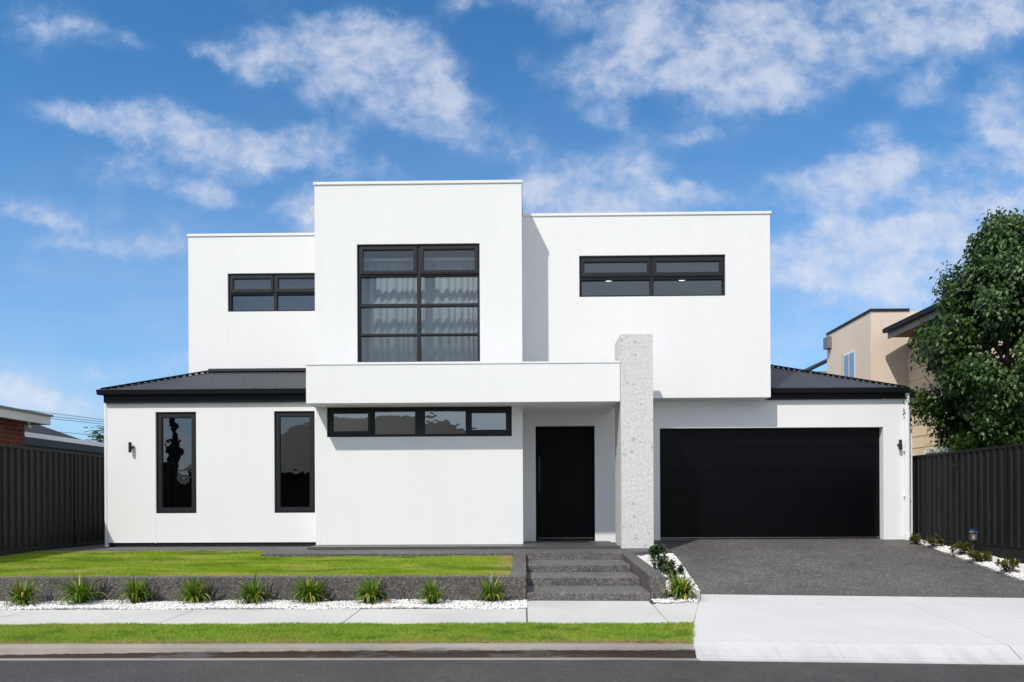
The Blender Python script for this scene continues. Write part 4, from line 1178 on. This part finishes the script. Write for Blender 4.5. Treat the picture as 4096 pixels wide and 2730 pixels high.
PL = [(52, 1393, .34, 1.05, 85, 'strappy tufted plant at the far left end of the retaining wall row'),
      (183, 1389, .40, 1.1, 62, 'sparse strappy plant with long yellow leaves, second from the left in the row'),
      (313, 1388, .31, .9, 95, 'dense dark strappy tuft, third from the left in the row'),
      (448, 1388, .32, 1.05, 85, 'spreading strappy tuft, fourth from the left in the row'),
      (579, 1388, .34, 1.0, 66, 'yellow streaked strappy plant in the middle of the row'),
      (711, 1388, .34, 1.0, 120, 'fullest dark green strappy plant in the retaining wall row'),
      (849, 1388, .32, .95, 90, 'strappy plant with a dry leaf at its foot, third from the steps'),
      (992, 1390, .30, .8, 62, 'narrow thin strappy plant, second from the steps'),
      (1128, 1387, .31, .75, 75, 'upright strappy plant nearest the steps')]
for i, (px, py, h, sp_, n, lab) in enumerate(PL):
    x, y = gnd(px, py - 1, Z_BED + .01)
    strap_plant(x, y, Z_BED, h, sp_, n, 20 + i, lab, G1)
x, y = gnd(1564, 1377, .16)
strap_plant(x, y, .155, .33, 1.1, 130, 40, 'large strappy plant at the corner of the driveway and footpath', None)

def leaf_arr(P, D, U, Ls, W, fold=0.25, curl=0.2):
    """folded leaves: P base, D direction, U up-ish normal; 4 tris each"""
    D = D / np.linalg.norm(D, axis=1, keepdims=True)
    Sd = np.cross(D, U); Sd /= np.linalg.norm(Sd, axis=1, keepdims=True) + 1e-9
    N = np.cross(Sd, D)
    Ls = Ls[:, None]; W = W[:, None]
    base = P; tip = P + D * Ls - N * Ls * curl
    mid = P + D * Ls * .45 - N * Ls * curl * .1
    l = mid - Sd * W + N * W * fold; r = mid + Sd * W + N * W * fold
    V = np.stack([base, r, tip, l, mid], 1).reshape(-1, 3); n = len(P); i = np.arange(n) * 5
    F = np.concatenate([np.stack([i, i + 1, i + 4], 1), np.stack([i + 1, i + 2, i + 4], 1), np.stack([i + 2, i + 3, i + 4], 1), np.stack([i + 3, i, i + 4], 1)])
    return V, F

def shrub(x, y, z, w, h, n, seed, m, label, group, clumps=9):
    rg = np.random.default_rng(seed)
    root = thing('shrub', label, 'shrub', (x, y, z), group)
    cs = []
    st_ = MB()
    for k in range(clumps):
        a = rg.uniform(0, 2 * np.pi); r_ = rg.uniform(0.1, 1) ** .6
        c = np.array([x + math.cos(a) * r_ * w * .42, y + math.sin(a) * r_ * w * .42, z + h * (0.35 + .6 * rg.uniform(0, 1) * (1 - .45 * r_))])
        cs.append(c); st_.tube([(x, y, z - .02), tuple((np.array([x, y, z + h * .15]) + c) / 2), tuple(c)], [.008, .006, .004], 5)
    cs = np.array(cs)
    st_.build('stem', M_bark, root)
    k = rg.integers(0, clumps, n)
    # rosettes: leaves radiate from stem tips
    az = rg.uniform(0, 2 * np.pi, n); el = rg.uniform(-0.35, 1.2, n)
    D = np.stack([np.cos(az) * np.cos(el), np.sin(az) * np.cos(el), np.sin(el)], 1)
    P = cs[k] + rg.normal(0, .012, (n, 3)) - np.array([0, 0, 1]) * rg.uniform(0, h * .25, n)[:, None]
    U = np.tile([[0, 0, 1.0]], (n, 1)) + rg.normal(0, .25, (n, 3))
    V, F = leaf_arr(P, D, U, rg.uniform(.045, .075, n), rg.uniform(.011, .017, n), .3, .15)
    np_mesh('leaves', V, 0, m, root, faces=F)
    return root
G2 = 'dark shrubs in the bed beside the steps'
def bedpt(px, py, zf):
    r = ray(px, py); y = 9.0
    while y < 16.5:
        t_ = y / r.y
        if CAMZ + r.z * t_ <= zf(r.x * t_, y): break
        y += .005
    return r.x * y / r.y, y, zf(r.x * y / r.y, y)
for i, (px, py, w, h, lab) in enumerate(((1508, 1286, .28, .33, 'small dark shrub at the top of the sloping bed, by the pillar'),
        (1521, 1316, .42, .31, 'broad dark shrub in the middle of the sloping bed'),
        (1551, 1338, .40, .33, 'dark shrub behind the large strappy plant'))):
    x, y, z = bedpt(px, py, z_bedm)
    shrub(x, y, z, w, h, 560, 60 + i, M_shrub, lab, G2, 12)
G3 = 'bronze tipped shrubs along the right fence'
for i, (px, py, w, h, n, lab) in enumerate(((2108, 1249, .36, .22, 230, 'low green and bronze shrub at the foot of the white downpipe'),
        (2147, 1259, .36, .24, 230, 'round bronze tipped shrub, second from the downpipe'),
        (2208, 1277, .40, .27, 240, 'bronze shrub just left of the water meter'),
        (2247, 1293, .34, .24, 200, 'olive shrub in front of the water meter'),
        (2262, 1291, .34, .20, 170, 'orange tinted shrub just right of the water meter'),
        (2316, 1319, .32, .26, 230, 'bronze shrub standing alone nearest the street'))):
    x, y, z = bedpt(px, py, z_bedr)
    x = min(x, 8.22)
    shrub(x, y, z, w * 1.1, h * 1.1, int(n * 1.9), 80 + i, M_shrubr, lab, G3, 10)
# fallen leaves
G4 = 'fallen dry leaves on the pebbles'
for i, (px, py, lab) in enumerate(((1536, 1292, 'orange fallen leaf on the pebbles by the middle bed shrubs'), (890, 1390, 'dry brown leaf on pebbles near the third strappy plant from the steps'), (747, 1385, 'dry brown leaf on pebbles beside the fullest strappy plant'))):
    x, y, z = bedpt(px, py, z_bedm if i == 0 else (lambda a, c: Z_BED + .03))
    z += .03
    o = MB(); o.add([(x - .05, y, z), (x, y - .025, z + .012), (x + .05, y, z + .004), (x, y + .03, z + .016), (x, y, z)], [(0, 1, 4), (1, 2, 4), (2, 3, 4), (3, 0, 4)])
    tag(o.build('fallen_leaf', M_dryleaf), lab, 'leaf', G4)

# water meter -------------------------------------------------------------
x, y, z = bedpt(2236, 1281, z_bedr); x = min(x, 8.2)
wm = thing('water_meter', 'water meter with blue taps on a black post by the right fence', 'water meter', (x, y, z))
MB().box(x + .05, x + .09, y - .02, y + .02, z - .05, z + .52).build('post', M_black, wm, bevel=.004)
MB().tube([(x - .05, y - .03, z - .02), (x - .03, y - .03, z + .12), (x, y - .02, z + .25)], .018, 8).build('riser_pipe', M_black, wm, smooth=True)
MB().tube([(x + .03, y, z - .02), (x + .03, y, z + .40)], .016, 8).build('riser_pipe', M_black, wm)
b = MB(); b.box(x - .06, x + .045, y - .06, y + .02, z + .30, z + .42); b.build('meter_body', M_meter, wm, bevel=.012)
MB().box(x - .05, x - .005, y - .066, y - .06, z + .325, z + .395).build('meter_face', M_greytrim, wm)
MB().tube([(x - .07, y - .01, z + .45), (x + .07, y - .01, z + .45)], .020, 10).build('valve_body', M_brass, wm, smooth=True)
MB().tube([(x - .03, y - .01, z + .45), (x - .03, y - .01, z + .49)], .012, 8).build('valve_stem', M_brass, wm)
MB().box(x - .045, x + .01, y - .028, y + .008, z + .485, z + .505).build('tap_handle', M_blue, wm, bevel=.004)
MB().bar((x + .01, y - .045, z + .47), (x + .06, y - .045, z + .435), .022, .018).build('tap_handle', M_blue, wm, bevel=.004)

# ------------------------------------------------------------------ trees
def limb(b, p, q, r0, r1, rg, n=8, seg=6, wob=.06):
    p, q = np.array(p, float), np.array(q, float); L = np.linalg.norm(q - p)
    pts = []
    off = rg.normal(0, wob * L, 3)
    for k in range(seg + 1):
        t_ = k / seg; pts.append(tuple(p + (q - p) * t_ + off * math.sin(math.pi * t_) * .5 + rg.normal(0, .008 * L, 3) * (0 < k < seg)))
    b.tube(pts, [r0 + (r1 - r0) * k / seg for k in range(seg + 1)], n)
    return pts
def pear_tree(x, y, z0, prof, n_leaf, seed, label):
    rg = np.random.default_rng(seed)
    root = thing('pear_tree', label, 'tree', (x, y, z0))
    zt = prof[-1][0]
    zs, rs = [p_[0] for p_ in prof], [p_[1] for p_ in prof]
    b = MB(); tr = limb(b, (x, y, z0), (x + .05, y, zt - .9), .11, .02, rg, 10, 10, .02); b.build('trunk', M_bark, root, smooth=True)
    C = []
    nl = 70
    for k in range(nl):
        t_ = (k + .5) / nl; zz_ = zs[0] + (zt - zs[0]) * t_ ** .9
        a = k * 2.399 + rg.normal(0, .3); rr = np.interp(zz_, zs, rs) * rg.uniform(.78, 1.02)
        zb = max(z0 + 1.2, zz_ - rr * rg.uniform(.9, 1.5))
        e = np.array([x + math.cos(a) * rr, y + math.sin(a) * rr, zz_])
        lb = MB(); pts = limb(lb, (x, y, zb), e, .028, .006, rg, 6, 6, .08)
        if k % 2 == 0 or True: lb.build('limb', M_bark, root, smooth=True)
        pts = np.array(pts)
        for s_ in range(7):
            f = rg.uniform(.35, 1.03); i = min(int(f * 6), 5); c = pts[i] + (pts[i + 1] - pts[i]) * (f * 6 - i)
            C.append((*(c + rg.normal(0, .10, 3)), rg.uniform(.10, .20)))
    for k in range(30):
        zz_ = rg.uniform(zt - 1.3, zt); rr = np.interp(zz_, zs, rs)
        a = rg.uniform(0, 6.28); C.append((x + math.cos(a) * rr * .8, y + math.sin(a) * rr * .8, zz_ - .05, .11))
    C = np.array(C)
    k = rg.integers(0, len(C), n_leaf)
    P = C[k, :3] + np.clip(rg.normal(0, 1, (n_leaf, 3)), -1.5, 1.5) * C[k, 3:4]
    rad = np.stack([P[:, 0] - x, P[:, 1] - y, np.zeros(n_leaf)], 1); rad /= np.linalg.norm(rad, axis=1, keepdims=True) + 1e-6
    D = rad * .55 + rg.normal(0, .5, (n_leaf, 3)) + np.array([0, 0, -.55])
    U = rad * .7 + np.array([0, 0, .8]) + rg.normal(0, .35, (n_leaf, 3))
    V, F = leaf_arr(P, D, U, rg.uniform(.075, .12, n_leaf), rg.uniform(.024, .037, n_leaf), .35, .35)
    np_mesh('crown', V, 0, M_pear, root, kind='stuff', faces=F)
    return root
pear_tree(9.68, 15.2, 0.3, [(2.3, .7), (2.8, 1.05), (3.4, 1.45), (4.0, 1.66), (4.63, 1.74), (5.1, 1.50), (5.6, 1.26), (6.0, .98), (6.4, .68), (6.75, .38), (7.0, .10)], 62000, 7, 'tall glossy green pear tree behind the right fence')

def feathery(x, y, z0, z1, w, n, seed, label, name='feathery_shrub', m=None, cat='shrub', L=.05):
    rg = np.random.default_rng(seed)
    root = thing(name, label, cat, (x, y, z0))
    b = MB(); ends = []
    for k in range(14):
        a = rg.uniform(0, 6.28); r_ = rg.uniform(.2, 1) * w
        e = (x + math.cos(a) * r_, y + math.sin(a) * r_, z0 + (z1 - z0) * rg.uniform(.62, 1.0))
        limb(b, (x, y, z0), e, .02, .005, rg, 5, 5, .06); ends.append(e)
    b.build('stem', M_bark, root, smooth=True)
    V_, F_ = [], []; off = 0
    fr = n // 16
    ends = np.array(ends)
    # fronds: rows of leaflets along a drooping rachis
    c = ends[rg.integers(0, len(ends), fr)] + rg.normal(0, w * .28, (fr, 3)) * np.array([1, 1, .8])
    az = rg.uniform(0, 6.28, fr); el = rg.uniform(-.4, .7, fr)
    Dd = np.stack([np.cos(az) * np.cos(el), np.sin(az) * np.cos(el), np.sin(el)], 1)
    P, D = [], []
    for q_ in range(8):
        base = c + Dd * (q_ * .026) - np.array([0, 0, 1]) * (q_ * q_ * .0012)
        sd = np.cross(Dd, [0, 0, 1]); 
        for s_ in (-1, 1): P.append(base); D.append(sd * s_ + Dd * .6)
    P = np.concatenate(P); D = np.concatenate(D); U = np.tile([[0, 0, 1.0]], (len(P), 1)) + rg.normal(0, .2, (len(P), 3))
    V, F = leaf_arr(P, D, U, rg.uniform(L * .8, L * 1.2, len(P)), rg.uniform(.008, .012, len(P)) * L / .05, .2, .15)
    np_mesh('crown', V, 0, m or M_fern, root, kind='stuff', faces=F)
feathery(8.95, 14.6, 0.4, 3.25, .48, 11000, 11, 'bright feathery shrub under the pear tree above the right fence')
feathery(8.62, 15.75, 0.4, 2.62, .20, 1800, 12, 'small leafy shrub tip showing above the fence by the white downpipe')

# ------------------------------------------------------------------ neighbour on the right
nb = thing('neighbour_house', 'beige rendered two storey house with cream boards behind the pear tree', 'house', (11, 20, 0.4))
NY0 = 20.4; NX0 = at(1999 + .5, 700, NY0)[0]
NX0 = at((3100 + 546 * .7014) / R, 720, NY0)[0]; NZ = at(3483 / R, 712, NY0)[1]
NX1 = at((3100 + 757 * .7014) / R, 760, NY0)[0]
NYb = NX0 * NY0 / NX0
# side wall depth from where its far edge appears
r_ = ray(1900.5, 765); NYb = NX0 / r_.x * r_.y
MB().box(NX0, NX1 + .6, NY0, NYb, 0, NZ - .05).build('wall', M_beige, nb)
MB().box(NX0 - .025, NX1 + .04, NY0 - .025, NYb + .02, NZ - .048, NZ + .02).build('capping', M_roofgrey, nb)
# side window (in the left-facing wall)
def side_at(px, py, X):
    r = ray(px, py); t_ = X / r.x
    return r.y * t_, CAMZ + r.z * t_
ya, za = side_at((3100 + 378 * .7014) / R, (800 + 865 * .7014) / R, NX0); yb_, zb2 = side_at((3100 + 457 * .7014) / R, (800 + 828 * .7014) / R, NX0)
zw0 = 3.2
fr = MB()
def xbox(b, x0, x1, y0, y1, z0, z1): b.box(x0, x1, min(y0, y1), max(y0, y1), z0, z1)
ztop_ = (za + zb2) / 2 - .12
wnd = MB(); xbox(wnd, NX0 - .006, NX0 + .05, yb_ + .02, ya - .16, zw0, ztop_); wnd = wnd.build('window', M_trim, nb)
ym_ = (yb_ + ya - .14) / 2
for (a, c) in ((yb_ + .06, ym_ - .025), (ym_ + .025, ya - .20)):
    for (z0_, z1_) in ((zw0 + .04, 4.22), (4.30, ztop_ - .06)):
        b = MB(); xbox(b, NX0 - .012, NX0 - .008, a, c, z0_, z1_); b.build('pane', M_glass, wnd)
b = MB(); xbox(b, NX0 - .0045, NX0 + .05, ya - .16, ya, zw0, ztop_ + .05); b.build('window_reveal', M_cream, nb)
gx_, gz_ = at((3100 + 628 * .7014) / R, (800 + 752 * .7014) / R, NY0 - .6)
def ez_g(x): return gz_ + .02 + min(x - gx_, 3) * .42
# board-clad wing reaching towards the street
bw = MB().box(NX1, NX1 + 5, 17.4, NY0 - .003, 0, 4.98).build('board_wall', M_cream, nb)
z = 0.45
while z < 4.95:
    MB().add_ = None
    b = MB(); b.add([(NX1 - .022, 17.4, z), (NX1 - .001, 17.4, z), (NX1 - .001, 17.4, z + .29), (NX1 - .010, 17.4, z + .29), (NX1 - .022, NY0 - .004, z), (NX1 - .001, NY0 - .004, z), (NX1 - .001, NY0 - .004, z + .29), (NX1 - .010, NY0 - .004, z + .29)],
                    [(0, 1, 2, 3), (7, 6, 5, 4), (0, 3, 7, 4), (3, 2, 6, 7), (0, 4, 5, 1), (1, 5, 6, 2)])
    b.build('board', M_cream, bw); z += .30
MB().prism([(NX1 + .01, 17.41), (NX1 + 4.9, 17.41), (NX1 + 4.9, NY0 - .01), (NX1 + .01, NY0 - .01)], 4.98, lambda x, y: ez_g(x)).build('gable', M_cream, nb)
# its roof eave running towards the street
ex, ez = at((3100 + 628 * .7014) / R, (800 + 752 * .7014) / R, NY0 - .6)
EY1 = NY0 - .45
MB().box(ex, ex + .11, 17.0, EY1, ez - .01, ez + .09).build('gutter', M_gutter, nb)
MB().box(ex + .13, ex + .17, 17.0, EY1 - .02, ez - .16, ez + .02).build('fascia', M_greytrim, nb)
MB().box(ex + .17, NX1 + .2, 17.0, EY1 - .03, ez - .13, ez - .10).build('eave_soffit', M_eave, nb)
b = MB(); b.add([(ex + .02, 17.0, ez + .11), (ex + 3, 17.0, ez + .11 + 1.25), (ex + 3, EY1 + .3, ez + .11 + 1.25), (ex + .02, EY1, ez + .11)], [(0, 1, 2, 3)])
o = b.build('roof', M_roofgrey, nb); sm = o.modifiers.new('thickness', 'SOLIDIFY'); sm.thickness = .04
# low eave at the back and rainhead
x0, z0 = at((3100 + 208 * .7014) / R, (800 + 958 * .7014) / R, 24.0); x1, z1 = at((3100 + 298 * .7014) / R, (800 + 912 * .7014) / R, NYb + .1)
b = MB(); b.add([(x0, 24.0, z0), (x0, 30, z0), (x1 + 1.2, 30, z0 + .75), (x1 + 1.2, 24.0, z0 + .75), (x0, 24.0, z0 - .09), (x0, 30, z0 - .09), (x1 + 1.2, 30, z0 + .63), (x1 + 1.2, 24.0, z0 + .63)], [(0, 3, 2, 1), (4, 5, 6, 7), (0, 4, 7, 3), (0, 1, 5, 4), (1, 2, 6, 5), (2, 3, 7, 6)])
b.build('back_roof', M_roofgrey, nb)
MB().box(x0 + .25, x1 + 1.2, 24.05, 30, z0 - .22, z0 - .1).build('fascia', M_greytrim, nb)
xh_, zh_ = at((3100 + 291 * .7014) / R, (800 + 820 * .7014) / R, NYb - .1)
MB().box(NX0 - .14, NX0 - .012, NYb - .35, NYb - .05, zh_ - .18, zh_ + .17).build('rain_head', M_flash, nb)
# low window just above the fence
yv, zv = side_at(2165, 1043, NX1 - .03); 
b = MB(); xbox(b, NX1 - .05, NX1 - .025, yv - .5, yv + .8, 1.5, zv + .16); lw_ = b.build('window', M_trim, nb)
b = MB(); xbox(b, NX1 - .056, NX1 - .052, yv - .42, yv + .14, 1.55, zv + .07); b.build('pane', M_glass, lw_)
b = MB(); xbox(b, NX1 - .056, NX1 - .052, yv + .20, yv + .72, 1.55, zv + .07); b.build('pane', M_glass, lw_)

# ------------------------------------------------------------------ neighbours on the left
bh = thing('brick_house', 'red brick house with a flat white fascia beyond the left fence', 'house', (-10, 12, 0.4))
BX = -10.05; r_ = ray(99 / R, 1750 / R); BY1 = BX / r_.x * r_.y
zbt = 3.0
MB().box(BX - 4, BX - .012, 12.8, BY1 - .012, 0, 3.2).build('wall', M_mortar, bh)
MB().box(BX - 4, BX - .012, 12.72, 12.798, 0, 3.2).build('wall', M_brick, bh)
bl, bhh = .230, .076
c = 0; z = 1.95
proto_ = MB().box(-.055, .0, 0, bl, 0, bhh).build('brick', M_brick, bh, origin=(0, 0, 0)); first = True
proto_.parent = bh
while z < 3.12:
    y = BY1 - bl - (0.12 if c % 2 else 0)
    if c % 2:
        MB().box(BX - .055, BX, BY1 - .110, BY1, z, z + bhh).build('brick', M_brick, bh)
    while y > 12.8:
        if first: proto_.location = Vector((BX, y, z)) - wpos(bh); first = False
        else: dup(proto_, (BX, y, z), bh)
        y -= .240
    z += .086; c += 1
# fascia and flat roof
FX = -9.75; r_ = ray(203 / R, 1680 / R); FY1 = FX / r_.x * r_.y
zf1 = side_at(203 / R, (1580 + 205 * .4336) / R, FX)[1]; zf0 = side_at(203 / R, (1580 + 280 * .4336) / R, FX)[1]
MB().box(FX - .03, FX, 12.5, FY1, zf0, zf1).build('fascia', M_fascia, bh, bevel=.003)
MB().box(FX - 5, FX - .031, FY1 - .03, FY1, zf0, zf1).build('fascia', M_fascia, bh)
MB().box(FX - 5, FX + .03, 12.5, FY1 + .04, zf1 + .001, zf1 + .045).build('roof', M_flash, bh)
MB().box(FX - 5, FX - .031, 12.5, FY1 - .031, zf0 + .02, zf0 + .05).build('eave_soffit', M_greytrim, bh)
fxl = thing('flood_lamp', 'small white bulb lamp under the brick house eave', 'lamp', (FX - .12, FY1 - .5, zf0 - .1))
x, z = FX - .12, zf0 + .018; y = side_at(115 / R, (1580 + 295 * .4336) / R, x)[0]
MB().tube([(x, y, z), (x, y, z - .05)], .022, 10).build('lamp_holder', M_trim, fxl)
MB().tube([(x, y, z - .05), (x, y, z - .085), (x, y, z - .12), (x, y, z - .135)], [.02, .042, .045, .015], 12).build('bulb', M_fascia, fxl, smooth=True)

dh = thing('carport_house', 'low house with a dark hipped roof and pale gutter behind the brick house', 'house', (-13, 18, 0.4))
DX = -11.9
def dpt(zx, zy, X=DX): return side_at(zx * .4336 / R, (1580 + zy * .4336) / R, X)
y0_, z0_ = dpt(230, 345); y1_, z1_ = dpt(990, 440)
zg = z0_ + .01
MB().box(DX - .12, DX, 11, 24, zg - .115, zg).build('gutter', M_lightgutter, dh)
MB().box(DX - .1, DX - .004, 11, 24, zg - .30, zg - .116).build('fascia', M_black, dh)
MB().box(DX - 8, DX - .13, 11, 24, zg - .5, zg - .2).build('eave_soffit', M_black, dh)
MB().box(DX - 8, DX - .5, 11, 22, 0, zg - .5).build('wall', M_plinth, dh)
# hipped roof above
b = MB(); rx, rz = DX - 2.2, zg + 1.05
yA, zA = dpt(770, 402, DX - .15); 
b.add([(DX - .08, 10, zg - .01), (DX - .08, yA, zg - .01), (rx, yA - 2.6, rz), (rx, 10, rz), (DX - 8, yA, zg - .01)], [(0, 1, 2, 3), (1, 4, 2)])
o = b.build('roof', M_roofgrey, dh); sm = o.modifiers.new('thickness', 'SOLIDIFY'); sm.thickness = .05
shed = MB(); ys0, zs0 = dpt(880, 512, -10.0); ys1, zs1 = dpt(995, 555, -10.0)
shed.prism([(-10.7, 18.2), (-9.9, 18.2), (-9.9, 21.5), (-10.7, 21.5)], 0.4, lambda x, y: 2.55 - .02 * (y - 17))
tag(shed.build('garden_shed', M_lightgutter), 'pale metal shed roof edge just above the left fence', 'shed')

# far trees on the left
feathery(-20.1, 38.0, 0.4, 5.55, 1.25, 42000, 31, 'green feathery tree far behind the left house corner', 'far_tree', M_far, 'tree', .13)
def banana(x, y, z0, z1, seed, label):
    rg = np.random.default_rng(seed); root = thing('banana_plant', label, 'plant', (x, y, z0))
    MB().tube([(x, y, z0), (x, y, z1 - 1.3)], [.14, .09], 8).build('stem', M_far, root)
    for k in range(8):
        a = k * .8 + rg.uniform(-.2, .2); L = rg.uniform(1.2, 1.7); b = MB(); K = 7; p_ = np.array([x, y, z1 - 1.4]); ang = rg.uniform(.15, .8)
        d = np.array([math.cos(a), math.sin(a), 0]); s_ = np.array([-d[1], d[0], 0])
        for i in range(K + 1):
            w = .24 * math.sin(math.pi * min(1, (i + .6) / (K + .8))) ** .8
            b.v += [tuple(p_ - s_ * w), tuple(p_ + np.array([0, 0, -.05])), tuple(p_ + s_ * w)]
            p_ = p_ + (d * math.sin(ang) + np.array([0, 0, math.cos(ang)])) * L / K; ang += .16
        for i in range(K):
            for j in range(2): b.f.append((3 * i + j, 3 * i + j + 1, 3 * i + j + 4, 3 * i + j + 3))
        b.build('leaf', M_far, root)
banana(-18.6, 34.0, .4, 5.0, 3, 'broad leafed banana plant in front of the far tree')
# overhead wires
def wire(za, zb, i, lab):
    pa = (0, za); pb = (430, zb)
    YW = 34
    A_ = at(pa[0] / R, pa[1] / R, YW); B_ = at(pb[0] / R, pb[1] / R, YW)
    pts = []
    for k in range(-6, 13):
        t_ = k / 6
        pts.append((A_[0] + (B_[0] - A_[0]) * t_, YW, A_[1] + (B_[1] - A_[1]) * t_ + .02 * t_ * (t_ - 1)))
    o = MB().tube(pts, .013, 5).build('overhead_wire', M_wire)
    tag(o, lab, 'wire', 'overhead wires beyond the left neighbours')
for i, (a, c, lab) in enumerate(((1627, 1682, 'topmost overhead wire above the left neighbours'), (1643, 1690, 'second overhead wire from the top on the left'), (1652, 1699, 'third overhead wire from the top on the left'), (1706, 1746, 'lowest faint overhead wire left of the house'))):
    wire(a, c, i, lab)

# ------------------------------------------------------------------ across the street (seen in the windows)
def opposite(x0, x1, y0, y1, ze, zr, label, wallm, roofm):
    h = thing('brick_cottage', label, 'house', ((x0 + x1) / 2, (y0 + y1) / 2, 0))
    MB().box(x0 + .6, x1 - .6, y0 + .6, y1 - .6, 0, ze).build('wall', wallm, h)
    ym = (y0 + y1) / 2; d = (y1 - y0) / 2
    b = MB(); b.add([(x0, y0, ze), (x1, y0, ze), (x1, y1, ze), (x0, y1, ze), (x0 + d, ym, zr), (x1 - d, ym, zr)], [(0, 1, 5, 4), (1, 2, 5), (2, 3, 4, 5), (3, 0, 4), (3, 2, 1, 0)])
    b.build('roof', roofm, h)
    for k in range(3):
        xx = x0 + 1.8 + k * (x1 - x0 - 4.5) / 2
        MB().box(xx, xx + 1.2, y1 - .61, y1 - .56, 1.0, 2.2).build('window', M_frame, h)
M_oldbrick = mat('weathered_dark_brick', (0.040, 0.026, 0.021), 0.9, 0.2, vary=[(6, .25, 4, (1, 1, 1))])
M_tiler = mat('dark_roof_tile', (0.035, 0.030, 0.028), 0.7, vary=[(3, .3, 4, (1, 1, 1))])
opposite(-18.5, 1.2, -21, -9.0, 3.1, 6.6, 'long brick cottage with dark tiled hip roof across the street', M_oldbrick, M_tiler)
opposite(6, 22, -23, -12.5, 2.9, 5.6, 'second brick cottage across the street, facing the driveway', M_oldbrick, M_tiler)
opposite(-42, -23, -24, -13.0, 2.9, 5.2, 'third brick cottage across the street, beyond the utility pole', M_oldbrick, M_tiler)
up_ = thing('utility_pole', 'grey utility pole on the far verge across the street', 'utility pole', (-15.4, -2.6, .1))
MB().tube([(-15.4, -2.6, 0), (-15.4, -2.6, 9.5)], [.19, .14], 12).build('pole', M_plinth, up_)
MB().bar((-16.4, -2.6, 8.9), (-14.4, -2.6, 8.9), .1, .12).build('crossarm', M_plinth, up_)
MB().box(-15.65, -15.15, -2.85, -2.4, 3.6, 4.2).build('transformer_box', M_plinth, up_)
for i, (z, lab) in enumerate(((8.95, 'high street wire across the street'), (6.6, 'middle street wire across the street'), (6.1, 'low street wire across the street'))):
    pts = [(-60 + 6 * k, -2.6, z - .5 * math.sin(math.pi * ((k * 6) % 40) / 40)) for k in range(21)]
    tag(MB().tube(pts, .015, 5).build('street_wire', M_wire), lab, 'wire', 'street wires across the street')
